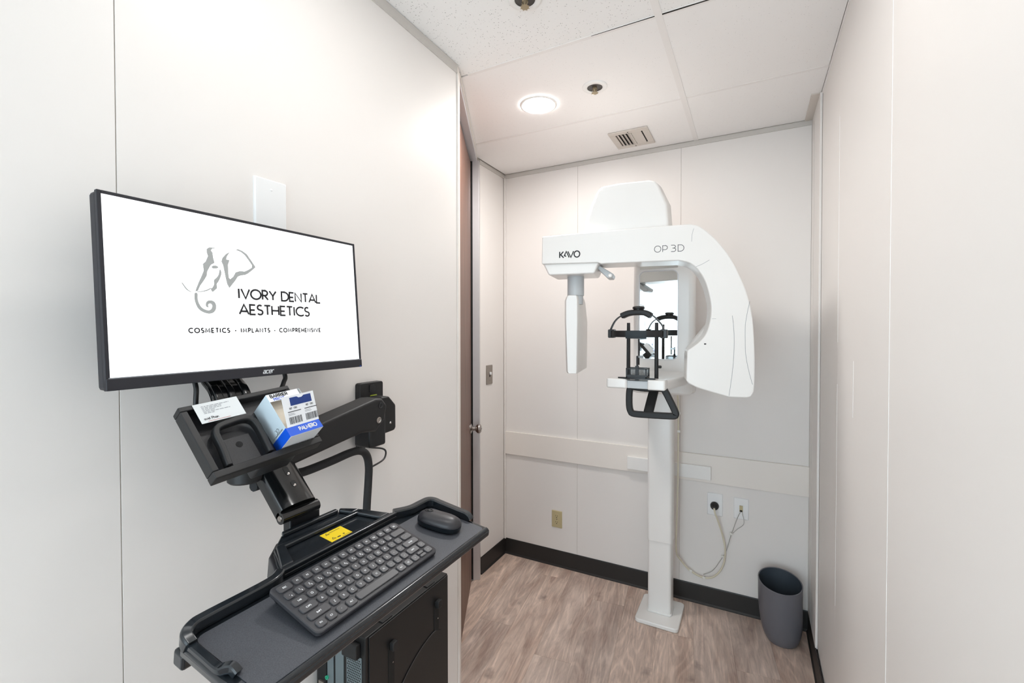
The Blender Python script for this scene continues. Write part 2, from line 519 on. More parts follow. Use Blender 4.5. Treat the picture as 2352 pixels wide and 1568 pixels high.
def obj(name, bm, m, parent=None, bev=0.0, segs=2, smooth=35, lab=None, root=None, local=False, ang=30):
    """link a bmesh (world coordinates) as ONE object; parent chain shares the root's frame"""
    r = parent
    while r is not None and r.parent is not None:
        r = r.parent
    if r is not None and not local:
        bm.transform(ROOTM.get(r.name, Matrix.Identity(4)))
    bmesh.ops.recalc_face_normals(bm, faces=bm.faces[:])
    me = bpy.data.meshes.new(name)
    bm.to_mesh(me); bm.free()
    me.materials.append(M[m] if isinstance(m, str) else m)
    o = link(bpy.data.objects.new(name, me))
    if parent:
        o.parent = parent
    if smooth:
        me.shade_smooth()
        me.set_sharp_from_angle(angle=radians(smooth))
    if bev:
        b = o.modifiers.new('bevel', 'BEVEL')
        b.width = bev; b.segments = segs; b.limit_method = 'ANGLE'; b.angle_limit = radians(ang)
        b.harden_normals = True
    if lab:
        o['label'] = lab
    return o

def mesh_in(F_list, build):
    bm = NB(); build(bm); return bm

def struct(name, bm, m, parent=None, **k):
    o = obj(name, bm, m, parent, **k)
    if not parent:
        o['kind'] = 'structure'
        ROOTM[o.name] = Matrix.Identity(4)
    return o

def bx(x0, x1, y0, y1, z0, z1, F=W):
    bm = NB(); box(bm, x0, x1, y0, y1, z0, z1, F); return bm

def pz(pts, z0, z1, F=W):
    bm = NB(); prism(bm, pts, z0, z1, F); return bm

def tb(pts, r, seg=10, **k):
    bm = NB(); tube(bm, pts, r, seg, **k); return bm

def lz(prof, seg=32, F=W, **k):
    bm = NB(); lathe(bm, prof, seg, F, **k); return bm

# ------------------------------------------------------------------ the room
XL, XR, YB, YF, ZC = -1.050, 0.268, 2.748, -1.55, 2.600
XS = -1.512                                   # the short return wall beyond the door
CA, CB = V((XL, 1.52, 0)), V((XS, 2.42, 0))   # the ends of the angled wall that holds the door
dD = V((-0.4640, 0.8858, 0)).normalized()     # along that wall
nD = V((0.8858, 0.4640, 0)).normalized()      # into the room
DF = Fr(CA, dD, nD, (0, 0, 1))                # door frame of reference: s along, n into the room, z up

# floor and its planks
def clip(poly, a, b, c):
    """keep a*x + b*y <= c"""
    out = []
    for i in range(len(poly)):
        p, q = poly[i], poly[(i + 1) % len(poly)]
        fp, fq = a * p[0] + b * p[1] - c, a * q[0] + b * q[1] - c
        if fp <= 0: out.append(p)
        if fp * fq < 0:
            t = fp / (fp - fq)
            out.append((p[0] + (q[0] - p[0]) * t, p[1] + (q[1] - p[1]) * t))
    return out

floor = struct('floor', bx(XS - .02, XR + .02, YF - .3, YB + .02, -0.06, -0.0035), 'subfloor')
obj('entry_floor', bx(XL, XR, YF - .3, -1.2, -.0035, 0), 'subfloor', floor, smooth=0)
PA = radians(7.2)
px, py = V((cos(PA), sin(PA), 0)), V((-sin(PA), cos(PA), 0))
PW, PL = 0.178, 1.22
P0 = V((-1.284, 2.053, 0))
for i in range(-3, 12):
    for j in range(-5, 3):
        st = ((i * 0.437) % 1.0) * PL
        y0 = j * PL + (st if i else 0.0)
        g = 0.00015
        c = [P0 + px * (i * PW + a) + py * (y0 + b) for a, b in ((g, g), (PW - g, g), (PW - g, PL - g), (g, PL - g))]
        poly = [(p.x, p.y) for p in c]
        for a, b, k in ((1, 0, XR), (-1, 0, -XS), (0, 1, YB), (0, -1, 1.20)):
            poly = clip(poly, a, b, k)
            if not poly: break
        if len(poly) < 3: continue
        # only what can be seen from the room: nothing behind the left wall
        poly = clip(poly, -nD.x, -nD.y, -(nD.dot(CA)) + 0.10)
        if len(poly) < 3: continue
        ctr = P0 + px * ((i + .5) * PW) + py * (y0 + PL / 2)
        F = Fr(ctr, px, py)
        inv = F.matrix().inverted()
        loc = [inv @ V((x, y, 0)) for x, y in poly]
        bm = NB()
        top = [bm.verts.new((p.x * .9975, p.y * .9996, 0.0)) for p in loc]
        low = [bm.verts.new((p.x, p.y, -0.0009)) for p in loc]
        try:
            bm.faces.new(top)
        except ValueError:
            bm.free(); continue
        for k in range(len(loc)):
            bm.faces.new((low[k], low[(k + 1) % len(loc)], top[(k + 1) % len(loc)], top[k]))
        o = obj('plank', bm, 'plank', floor, local=True, smooth=0)
        o.matrix_local = F.matrix()

# walls made of vinyl-faced panels with narrow joints
def paneled(name, core, cuts, mk, G=0.0008):
    w = struct(name, core, 'wallcore', smooth=0)
    for a, b in zip(cuts[:-1], cuts[1:]):
        obj('panel', mk(a + G, b - G), 'wall', w, bev=0.0006, segs=1, smooth=0)
    return w

PT = .0020
paneled('wall_left', bx(XL - .09, XL - PT, YF, 1.500, 0, ZC + .05), [YF, -0.811, 0.409, 1.512],
        lambda a, b: bx(XL - PT, XL, a, b, 0, ZC))
paneled('wall_back', bx(XS - .09, XR + .09, YB + PT, YB + .09, 0, ZC + .05), [XS, -0.984, -0.366, 0.258],
        lambda a, b: bx(a, b, YB, YB + PT, 0, ZC))
paneled('wall_right', bx(XR + PT, XR + .09, YF, YB + PT, 0, ZC + .05), [YF, 0.06, 1.284, 1.98, 2.44],
        lambda a, b: bx(XR, XR + PT, a, b, 0, ZC), G=0.0007)
paneled('wall_return', bx(XS - .09, XS - PT, 2.40, YB + PT, 0, ZC + .05), [2.424, 2.735],
        lambda a, b: bx(XS - PT, XS, a, b, 0, ZC))
struct('wall_front', bx(XL, XR, YF - .09, YF, 2.30, ZC + .05), 'wall', smooth=0)
struct('door_light_block', bx(-.02, 1.10, -.22, -.105, 0, ZC + .05, DF), 'wallcore', smooth=0)  # unseen backing added behind the door to stop light leaking in

for y_, z0_, z1_ in ((1.284, 0.12, 2.40), (1.98, 0.55, 1.35), (1.98, 1.50, 2.30), (1.69, 1.28, 1.45)):
    o_ = obj('caulk_line', bx(XR - .0006, XR + .001, y_ - .0013, y_ + .0013, z0_, z1_), 'caulk', bpy.data.objects['wall_right'])
# slim cover strips in the corners
struct('trim_1', bx(XR - .010, XR, 2.442, YB, 0.10, ZC - .002), 'wall', bev=.002)
struct('trim_2', bx(XS, XS + .012, YB - .012, YB, 0.10, ZC - .024), 'wall', bev=.003)
struct('trim_3', bx(XR - .0105, XR - .0085, 2.640, 2.643, 0.10, ZC - .05), 'angle')
# chair rail on the back wall, standing proud of the panels
struct('trim_4', bx(XS + .012, XR - .010, YB - .014, YB - .0002, 0.692, 0.846), 'batten', bev=.002)
# metal wall angle under the tiles
struct('trim_5', bx(XL, XL + .004, YF, 1.515, ZC - .034, ZC), 'angle')
struct('trim_6', bx(XS, XR - .010, YB - .005, YB, ZC - .026, ZC - .001), 'angle')
struct('trim_7', bx(XS, XS + .005, 2.42, YB - .005, ZC - .026, ZC - .001), 'angle')
struct('trim_8', bx(XR - .004, XR, YF, 2.442, ZC - .010, ZC - .001), 'tee')

# rubber baseboards with a toe
def baseboard(name, F, L):
    prof = [(0, 0), (.012, 0), (.012, .004), (.006, .012), (.0045, .100), (.003, .105), (0, .105)]
    bm = NB()
    prism(bm, prof, 0, L, Fr(F.o, F.y, F.z, F.x))
    struct(name, bm, 'base', smooth=0)
baseboard('baseboard_back', Fr((XS, YB, 0), (1, 0, 0), (0, -1, 0)), XR - .010 - XS)
baseboard('baseboard_right', Fr((XR - .006, YF, 0), (0, 1, 0), (-1, 0, 0)), YB - YF)
baseboard('baseboard_return', Fr((XS, 2.425, 0), (0, 1, 0), (1, 0, 0)), YB - 2.425)
baseboard('baseboard_left', Fr((XL, YF, 0), (0, 1, 0), (1, 0, 0)), 1.50 - YF)

# the door in the angled wall
door = struct('door_1', bx(.052, .936, -.080, -.037, 0.006, 2.553, DF), 'door', smooth=0)
obj('jamb', bx(-.004, .048, -.10, .004, 0, ZC - .003, DF), 'batten', door, bev=.006, segs=3, lab='near jamb at the wall corner, its overexposure put in as cream')  # strong light on the frame painted in as a cream colour
obj('jamb', bx(.950, 1.008, -.10, .014, 0, ZC - .026, DF), 'alu', door, bev=.002, lab='bare aluminium far jamb')
obj('head_frame', bx(.048, .950, -.10, .001, 2.566, ZC - .004, DF), 'alu', door, bev=.002)
obj('door_seal', bx(.944, .9505, -.08, -.027, 0.006, 2.566, DF), 'pcdark', door)
obj('door_seal', bx(.052, .938, -.08, -.050, 2.553, 2.566, DF), 'pcdark', door)
obj('head_stop', bx(.048, .950, .001, .006, ZC - .012, ZC - .002, DF), 'batten', door)
K = Fr(DF(.880, -.037, .952), dD, (0, 0, 1), nD)
knob = obj('knob', lz([(0.0, 0), (.031, 0), (.031, .004), (.022, .010), (.011, .014), (.011, .030), (.017, .034), (.0265, .044), (.0285, .053), (.026, .061), (.017, .067), (0.0, .069)], 28, K, cap=False), 'steel', door, smooth=50)
obj('key_slot', bx(-.0012, .0012, -.005, .005, .0688, .0698, K), 'black', knob)

# ceiling: tiles lying in a tee grid
ceil = struct('ceiling', bx(XS - .09, XR + .09, YF - .3, YB + .09, ZC + .030, ZC + .06), 'tee', smooth=0)
xc = [(-1.507, -0.287), (-0.287, 0.933)]
yr = [-0.88, -0.26, 0.36, 0.98, 1.600, 2.220, 2.748]
for k in range(len(yr) - 1):
    for (a, b) in xc:
        x0, x1, y0, y1 = a + .004, min(b, XR) - .004, yr[k] + .004, yr[k + 1] - .004
        if x1 <= x0 or y1 - y0 < .05: continue
        c = V(((x0 + x1) / 2, (y0 + y1) / 2, ZC + .010))
        hx, hy = (x1 - x0) / 2, (y1 - y0) / 2
        bm = NB()
        dz = random.uniform(-.0008, .0008)
        box(bm, -hx, hx, -hy, hy, -.0085 + dz, .008)
        o = obj('tile', bm, 'tile_a' if y1 < 1.7 else 'tile_b', ceil, local=True, bev=.0015, segs=1, smooth=0)
        o.location = c
obj('slab', bx(XL, XR, YF, -0.884, ZC, ZC + .03), 'tile_b', ceil, smooth=0)
for x in (-0.287,):
    obj('tee', bx(x - .012, x + .012, -0.88, YB - .005, ZC - .001, ZC + .004), 'tee', ceil)
for y in yr[1:-1]:
    obj('tee', bx(XS if y > 1.6 else XL, -0.299, y - .008, y + .008, ZC - .0002, ZC + .004), 'tee', ceil)
    obj('tee', bx(-0.275, XR - .004, y - .008, y + .008, ZC - .0002, ZC + .004), 'tee', ceil)
# dark slits where two tiles sit crooked beside the grid
obj('tile_gap', pz([(-0.275, 1.592), (-0.10, 1.5935), (0.03, 1.5945), (0.03, 1.5965), (-0.275, 1.5985)], ZC - .0012, ZC - .0004), 'ventdark', ceil)
obj('tile_gap', pz([(-0.52, 1.5925), (-0.299, 1.5915), (-0.299, 1.5955), (-0.52, 1.594)], ZC - .0012, ZC - .0004), 'ventdark', ceil)
obj('corner_patch', bx(0.225, XR - .010, 2.452, YB - .005, ZC - .004, ZC + .002), 'vent', ceil, lab='small beige filler piece in the ceiling corner')

# ------------------------------------------------------------------ ceiling fittings
def downlight(x, y, label, i):
    t = thing('downlight', label, 'light', (x, y, ZC), group='recessed ceiling downlights')
    F = Fr((x, y, ZC - .0012))
    obj('trim_ring', lz([(.074, -.002), (.078, -.005), (.086, -.003), (.088, .001), (.074, .001), (.074, -.002)], 40, F, cap=False), 'lampring', t, smooth=60)
    obj('lens', lz([(.0745, -.0015), (.05, -.0022), (.02, -.0026), (.0005, -.0027)], 40, F, cap=False), 'lens%d' % i, t, smooth=60)
    return t
downlight(-0.897, 1.963, 'round lit downlight in the ceiling in front of the door', 0)
downlight(-0.54, 0.74, 'round lit downlight in the ceiling above the monitor', 1)
downlight(-0.06, 1.02, 'added fill downlight, out of view in the ceiling beside the right wall', 2)  # added lamp out of view, brightens the right side of the room

def sprinkler(x, y, label):
    t = thing('sprinkler', label, 'sprinkler', (x, y, ZC), group='recessed ceiling sprinklers')
    F = Fr((x, y, ZC))
    obj('escutcheon', lz([(.033, -.003), (.036, -.006), (.050, -.004), (.054, -.001), (.054, .002)], 36, F, cap=False), 'lampring', t, smooth=60)
    obj('cup', lz([(.0345, -.0032), (.033, -.0012), (.020, -.0006), (.0005, -.0006)], 36, F, cap=False), 'gunmetal', t, smooth=60)
    bm = NB()
    lathe(bm, [(.009, .003), (.009, -.006), (.006, -.008), (.004, -.02), (.0005, -.02)], 16, F, cap=False)
    for s in (-1, 1):
        tube(bm, [F(s * .008, 0, -.004), F(s * .010, 0, -.012), F(s * .003, 0, -.024)], .0018, 6)
    obj('frame', bm, 'brass', t)
    bm = NB()
    lathe(bm, [(.0005, -.0245), (.013, -.0250), (.013, -.0262), (.0005, -.0262)], 20, F, cap=False)
    for k in range(8):
        a = 2 * pi * k / 8
        tube(bm, [F(.008 * cos(a), .008 * sin(a), -.0255), F(.0155 * cos(a), .0155 * sin(a), -.0262)], .0013, 5)
    obj('deflector', bm, 'brass', t)
sprinkler(-0.615, 1.935, 'small recessed sprinkler beside the lit downlight')
sprinkler(-0.650, 1.318, 'sprinkler cut off by the top edge of the photo')

# supply register
VX0, VX1, VY0, VY1 = -0.700, -0.492, 2.428, 2.655
t = thing('ceiling_vent', 'square beige air vent in the ceiling near the back wall', 'vent', ((VX0 + VX1) / 2, (VY0 + VY1) / 2, ZC))
bm = NB()
e = .032
for a, b, c, d in ((VX0, VX1, VY0, VY0 + e), (VX0, VX1, VY1 - e, VY1), (VX0, VX0 + e, VY0 + e, VY1 - e), (VX1 - e, VX1, VY0 + e, VY1 - e)):
    box(bm, a, b, c, d, ZC - .007, ZC + .001)
obj('frame', bm, 'vent', t, bev=.002)
obj('duct', bx(VX0 + .01, VX1 - .01, VY0 + .01, VY1 - .01, ZC - .0012, ZC + .001), 'ventdark', t)
xm = VX0 + .112
obj('divider', bx(xm - .004, xm + .004, VY0 + e, VY1 - e, ZC - .009, ZC - .001), 'vent', t, bev=.001)
for k in range(4):
    x = VX0 + e + .004 + k * .019
    bm = NB(); prism(bm, [(x, -.001), (x + .0145, -.011), (x + .016, -.010), (x + .002, -.001)], VY0 + e, VY1 - e, Fr((0, 0, ZC), (1, 0, 0), (0, 0, 1), (0, 1, 0)))
    obj('louver', bm, 'vent', t)
for k in range(6):
    y = VY0 + e + .004 + k * .0265
    bm = NB(); prism(bm, [(y, -.001), (y + .024, -.0075), (y + .0255, -.0065), (y + .002, -.001)], xm + .005, VX1 - e - .008, Fr((0, 0, ZC), (0, 1, 0), (0, 0, 1), (1, 0, 0)))
    obj('slat', bm, 'vent', t)
obj('screw', lz([(.004, -.001), (.003, -.002), (.0005, -.0022)], 12, Fr(((VX0 + VX1) / 2, VY0 + .015, ZC - .007)), cap=False), 'gunmetal', t)
obj('screw', lz([(.004, -.001), (.003, -.002), (.0005, -.0022)], 12, Fr(((VX0 + VX1) / 2, VY1 - .015, ZC - .007)), cap=False), 'gunmetal', t)

# ------------------------------------------------------------------ wall plates
FB = Fr((0, YB, 0), (1, 0, 0), (0, 0, 1), (0, -1, 0))          # x right, y up, z out of the back wall
FL = Fr((XL, 0, 0), (0, 1, 0), (0, 0, 1), (1, 0, 0))           # x to the right seen from the room, out of the left wall
FS = Fr((XS, 0, 0), (0, 1, 0), (0, 0, 1), (1, 0, 0))

def plate(name, label, cat, F, x0, x1, y0, y1, m, group=None):
    t = thing(name, label, cat, F((x0 + x1) / 2, y0, 0), group=group)
    bm = NB()
    loft(bm, [[F(a, b, h) for a, b in rrect(x0 + i, x1 - i, y0 + i, y1 - i, .003)] for i, h in ((0, 0), (0, .003), (.003, .006))])
    obj('cover', bm, m, t, smooth=30)
    return t

t = plate('power_outlet', 'ivory duplex power outlet low on the back wall', 'outlet', FB, -1.158, -1.087, .253, .363, 'ivory')
for yc in (.288, .328):
    obj('receptacle', pz(rrect(-1.1385, -1.1065, yc - .014, yc + .014, .010), .006, .0085, FB), 'ivory', t)
    bm = NB()
    box(bm, -1.1300, -1.1282, yc - .001, yc + .008, .0080, .0088, FB)
    box(bm, -1.1172, -1.1154, yc - .001, yc + .007, .0080, .0088, FB)
    prism(bm, arc(-1.1226, yc - .007, .003, .003, 0, 330, 8), .0080, .0088, FB)
    obj('slots', bm, 'ventdark', t)
obj('screw', lz([(.003, 0), (.002, .001), (.0003, .0012)], 10, Fr(FB(-1.1225, .308, .006), FB.x, FB.y, FB.z), cap=False), 'gunmetal', t)

tp = plate('power_socket', 'white wall plate with a round black plug and cream cable', 'socket', FB, -.219, -.141, .513, .637, 'plate')
obj('receptacle', lz([(.024, .005), (.024, .008), (.0225, .0085)], 28, Fr(FB(-.181, .570), FB.x, FB.y, FB.z)), 'plate', tp)
td = plate('data_socket', 'white wall plate with two thin grey cables plugged in', 'socket', FB, -.086, -.014, .517, .631, 'plate')
obj('jack', bx(-.058, -.042, .560, .592, .005, .014, FB), 'ivory', td, bev=.001)
obj('jack_opening', bx(-.056, -.044, .560, .570, .013, .0150, FB), 'ventdark', td)

t = plate('light_switch', 'stainless switch plate with a white toggle beside the door', 'switch', FS, 2.499, 2.576, 1.190, 1.314, 'steelplate')
obj('toggle', bx(2.5345, 2.5425, 1.252, 1.270, .005, .019, FS), 'plate', t, bev=.002)
obj('toggle_slot', bx(2.5335, 2.5435, 1.238, 1.266, .005, .0068, FS), 'ventdark', t)
for z in (1.214, 1.290):
    obj('screw', lz([(.0032, 0), (.002, .001), (.0003, .0012)], 10, Fr(FS(2.5385, z, .006), FS.x, FS.y, FS.z), cap=False), 'steel', t)

t = plate('blank_plate', 'blank white cover plate on the left wall above the monitor', 'cover plate', FL, .672, .756, 1.775, 1.913, 'plate')
for z in (1.80, 1.888):
    obj('screw', lz([(.0032, 0), (.002, .001), (.0003, .0012)], 10, Fr(FL(.714, z, .006), FL.x, FL.y, FL.z), cap=False), 'plate', t)

# ------------------------------------------------------------------ x-ray machine
XM = V((-0.435, 2.55, 0))
xr = thing('dental_x_ray_machine', 'white panoramic dental x-ray machine on a column against the back wall', 'x-ray machine', XM)
obj('base_plate', pz(rrect(-.546, -.325, 2.409, 2.668, .022, 5), 0.0, .022), 'white', xr, bev=.006, segs=3)
obj('column_foot', pz(rrect(-.499, -.371, 2.498, 2.602, .014, 4), .022, .034), 'white', xr, bev=.003)
obj('lower_column', pz(rrect(-.4955, -.3745, 2.5015, 2.598, .014, 4), .022, .55), 'white', xr)
obj('upper_column', pz(rrect(-.4985, -.3715, 2.498, 2.602, .015, 4), .410, 2.02), 'white', xr, bev=.0015)
obj('wall_bracket', bx(-.660, -.199, YB - .032, YB - .013, .711, .786), 'white', xr, bev=.002)
obj('column_tie', bx(-.47, -.40, 2.600, YB - .030, .72, .775), 'white', xr)

# carriage that carries the mirror
car = obj('carriage', pz(rrect(-.560, -.256, 2.415, 2.515, .030, 6), 1.222, 1.925), 'white', xr, bev=.012, segs=3)
obj('mirror', pz(rrect(-.522, -.336, 1.394, 1.842, .026, 6), .0005, .0022, Fr((0, 2.415, 0), (1, 0, 0), (0, 0, 1), (0, -1, 0))), 'mirror', car)
bm = NB()
ribbon(bm, [(x, y) for x, y in rrect(-.524, -.334, 1.392, 1.844, .028, 6)] + [(rrect(-.524, -.334, 1.392, 1.844, .028, 6))[0]], .004, Fr((0, 2.415, 0), (1, 0, 0), (0, 0, 1), (0, -1, 0)), .0028)
obj('mirror_rim', bm, 'alu', car)
obj('upper_window', pz(rrect(-.522, -.334, 1.856, 1.905, .003, 2), .0005, .0018, Fr((0, 2.415, 0), (1, 0, 0), (0, 0, 1), (0, -1, 0))), 'mirror', car)
obj('yellow_label_and_reflection', bx(-.398, -.340, 1.872, 1.892, .0018, .0026, Fr((0, 2.415, 0), (1, 0, 0), (0, 0, 1), (0, -1, 0))), 'yellow', car)  # reflection in the window painted as a flat yellow patch
obj('support_arm', pz(rrect(-.560, -.400, 2.20, 2.50, .03, 4), 1.90, 2.015), 'white', xr, bev=.012, segs=3)

# chin support: arm, bar, rest
bm = NB()
prism(bm, [(-.470, 1.955), (-.312, 1.955), (-.262, 2.20), (-.258, 2.42), (-.556, 2.42), (-.520, 2.20)], 1.290, 1.333)
obj('chin_arm', bm, 'white', xr, bev=.014, segs=4)
obj('carriage_foot', pz(rrect(-.556, -.262, 2.34, 2.46, .05, 6), 1.222, 1.300), 'white', xr, bev=.014, segs=3)
cb = obj('chin_bar', pz(rrect(-.551, -.463, 1.895, 1.968, .012, 4), 1.298, 1.340), 'white', xr, bev=.008, segs=3)
obj('chin_bar', pz(rrect(-.380, -.310, 1.895, 1.968, .008, 4), 1.298, 1.340), 'white', xr, bev=.006, segs=3)
obj('chin_bar_insert', bx(-.464, -.379, 1.905, 1.966, 1.300, 1.333), 'greyplastic', xr, bev=.003)
obj('bite_plate', pz([(-.503, 1.905), (-.480, 1.900), (-.466, 1.895), (-.385, 1.895), (-.352, 1.905), (-.350, 1.918), (-.382, 1.925), (-.382, 1.955), (-.466, 1.955), (-.468, 1.920)], 1.340, 1.346), 'black', xr, bev=.001)
bm = NB()
for x0, x1, y0, y1 in ((-.466, -.461, 1.893, 1.898), (-.387, -.382, 1.893, 1.898), (-.466, -.461, 1.951, 1.956), (-.387, -.382, 1.951, 1.956)):
    box(bm, x0, x1, y0, y1, 1.346, 1.384)
for z in (1.346, 1.381):
    box(bm, -.466, -.382, 1.893, 1.897, z, z + .004)
    box(bm, -.466, -.382, 1.952, 1.956, z, z + .004)
    box(bm, -.466, -.462, 1.897, 1.952, z, z + .004)
    box(bm, -.386, -.382, 1.897, 1.952, z, z + .004)
box(bm, -.462, -.386, 1.895, 1.899, 1.346, 1.358)
obj('chin_rest_frame', bm, 'black', xr)
obj('chin_rest_window', bx(-.462, -.386, 1.9555, 1.957, 1.350, 1.381), 'acrylic', xr)
bm = NB()
tube(bm, [(-.422, 1.905, 1.335), (-.422, 1.905, 1.436)], .0042, 10)
box(bm, -.429, -.416, 1.899, 1.911, 1.335, 1.395)
obj('bite_rod', bm, 'black', xr)
bm = NB()
tube(bm, [(-.431, 1.975, 1.432), (-.431, 1.975, 1.505)], .0036, 8)
tube(bm, [(-.431, 1.975, 1.394), (-.431, 1.975, 1.425)], .0036, 8)
obj('bite_rod', bm, 'black', xr)
obj('bite_clip', bx(-.437, -.412, 1.968, 1.982, 1.424, 1.434), 'acrylic', xr, bev=.002)
for x in (-.4765, -.3585):
    bm = NB()
    tube(bm, [(x, 1.98, 1.338), (x, 1.98, 1.50), (x, 1.98, 1.574)], [.0085, .0080, .0070], 10)
    obj('temple_rod', bm, 'blacksatin', xr)
obj('rod_knob', lz([(.006, 0), (.006, .010), (.004, .012)], 12, Fr((-.350, 1.98, 1.388), (0, 1, 0), (0, 0, 1), (1, 0, 0))), 'blacksatin', xr)
# headband
bm = NB()
EC = V((-.444, 2.02, 0))
ring = []
for k in range(29):
    a = radians(172 + (368 - 172) * k / 28)
    ring.append(V((EC.x + .119 * cos(a), EC.y + .088 * sin(a), 1.5265)))
tube(bm, ring, 1, sq=(.004, .028), up=(0, 0, 1))
obj('headband', bm, 'black', xr)
bm = NB()
ring = [V((EC.x + .122 * cos(radians(a)), EC.y + .091 * sin(radians(a)), 1.524)) for a in range(255, 296, 5)]
tube(bm, ring, 1, sq=(.010, .034), up=(0, 0, 1))
obj('forehead_pad', bm, 'pad', xr)
for s in (-1, 1):
    obj('temple_pad', pz(rrect(EC.x + s * .112 - .014, EC.x + s * .112 + .014, 1.508, 1.546, .005), -.018, .018, Fr((0, 2.005, 0), (1, 0, 0), (0, 0, 1), (0, -1, 0))), 'black', xr, bev=.003)
bm = NB()
top = [V((EC.x - .116, 2.0, 1.545)), V((EC.x - .096, 2.0, 1.583)), V((EC.x - .064, 2.0, 1.607)), V((EC.x, 2.0, 1.622)), V((EC.x + .060, 2.0, 1.607)), V((EC.x + .086, 2.0, 1.585)), V((EC.x + .106, 2.0, 1.560)), V((EC.x + .114, 2.0, 1.535))]
tube(bm, curve(top, 5), 1, sq=(.022, .005), up=(0, 0, 1))
obj('top_strap', bm, 'black', xr)
bm = NB()
top = [V((EC.x - .066, 1.998, 1.604)), V((EC.x - .035, 1.998, 1.616)), V((EC.x, 1.998, 1.619)), V((EC.x + .035, 1.998, 1.616)), V((EC.x + .060, 1.998, 1.603))]
tube(bm, curve(top, 5), 1, sq=(.05, .024), up=(0, 0, 1))
obj('top_cushion', bm, 'blacksatin', xr, bev=.003)
obj('strap_knob', lz([(.022, 0), (.022, .007), (.026, .009), (.025, .017), (.018, .020), (.0005, .020)], 20, Fr((EC.x + .006, 2.0, 1.626)), cap=False), 'black', xr, smooth=40)
# hand grips under the bar
bm = NB()
loop = [(-.462, 1.955, 1.297), (-.466, 1.955, 1.270), (-.466, 1.955, 1.222), (-.460, 1.955, 1.196), (-.444, 1.955, 1.186), (-.36, 1.955, 1.187), (-.288, 1.955, 1.190), (-.277, 1.955, 1.197), (-.280, 1.955, 1.212), (-.302, 1.955, 1.258), (-.318, 1.955, 1.288), (-.332, 1.955, 1.300), (-.40, 1.955, 1.297), (-.455, 1.955, 1.301)]
c = curve(loop, 4, closed=True)
tube(bm, [V(p) for p in c] + [V(c[0])], 1, sq=(.026, .019), up=(0, -1, 0))
obj('hand_grip', bm, 'blacksatin', xr, bev=.003, segs=2)
bm = NB()
tube(bm, [(-.375, 2.03, 1.292), (-.383, 2.0, 1.24), (-.388, 1.962, 1.194)], 1, sq=(.040, .014), up=(0, -1, 0))
obj('grip_strut', bm, 'blacksatin', xr, bev=.003)

# rotating arm, turned a little towards the camera
GA = radians(10.7)
AF = Fr((-.435, 2.03, 0), (cos(GA), sin(GA), 0), (0, 0, 1), (sin(GA), -cos(GA), 0))
outer = [(.19, 1.972), (.221, 1.964), (.25, 1.943), (.298, 1.894), (.346, 1.822), (.382, 1.744), (.406, 1.675), (.423, 1.59), (.431, 1.471), (.4325, 1.36), (.430, 1.300)]
inner = [(.184, 1.458), (.225, 1.491), (.252, 1.523), (.268, 1.574), (.2735, 1.626), (.267, 1.678), (.251, 1.734), (.226, 1.781), (.194, 1.812), (.150, 1.826)]
co = [(p.x, p.y) for p in curve([V((a, b, 0)) for a, b in outer], 5)]
ci = [(p.x, p.y) for p in curve([V((a, b, 0)) for a, b in inner], 5)]
prof = [(-.423, 1.835), (-.421, 1.958), (-.228, 1.964), (.10, 1.971)] + co + [(.420, 1.281), (.405, 1.276), (.341, 1.276), (.285, 1.291), (.221, 1.310), (.190, 1.326), (.181, 1.336)] + ci + [(-.165, 1.826), (-.175, 1.832)]
arm = obj('rotating_arm', pz(prof, -.050, .100, AF), 'white', xr, bev=.016, segs=4, ang=24)
bm = NB()
prism(bm, [(-.420, 1.840), (-.393, 1.786), (-.192, 1.787), (-.170, 1.840)], -.105, .088, AF)
obj('detector_carriage', bm, 'white', xr, bev=.008, segs=3)
bm = NB()
prism(bm, [(-.423, 1.838), (-.421, 1.955), (-.23, 1.960), (-.17, 1.835)], -.105, -.045, AF)
obj('detector_hood', bm, 'white', xr, bev=.012, segs=3)
bm = NB()
prism(bm, [(-.188, 1.818), (-.176, 1.828), (-.112, 1.786), (-.118, 1.770), (-.140, 1.770)], -.045, .045, AF)
obj('collimator_bracket', bm, 'greyplastic', xr, bev=.004)
obj('bracket_lamp', lz([(.009, 0), (.009, .012), (.006, .015)], 14, Fr(AF(-.128, 1.780, .040), AF.x, AF.y, AF.z)), 'white', xr)
# front-to-back depth of the tube head
bm = NB()
prism(bm, [(.186, 1.340), (.188, 1.455), (.300, 1.60), (.415, 1.60), (.427, 1.40), (.425, 1.285), (.345, 1.282), (.225, 1.314)], -.150, -.045, AF)
obj('tube_head', bm, 'white', xr, bev=.02, segs=3)
# motor cover on top
hp = [(-.247, 1.962), (-.240, 2.030), (-.214, 2.102), (-.190, 2.152), (-.174, 2.166), (-.097, 2.174), (.040, 2.176), (.068, 2.170), (.084, 2.152), (.108, 2.10), (.122, 2.069), (.128, 1.99), (.128, 1.964)]
bm = NB()
r0 = [AF(u * .90 - .006, z if z < 1.97 else z - .004, .075) for u, z in hp]
r1 = [AF(u, z, .02) for u, z in hp]
r2 = [AF(u, z - (.0 if z < 2.0 else .004), -.28) for u, z in hp]
loft(bm, [r0, r1, r2])
obj('motor_cover', bm, 'white', xr, bev=.014, segs=4, ang=20)
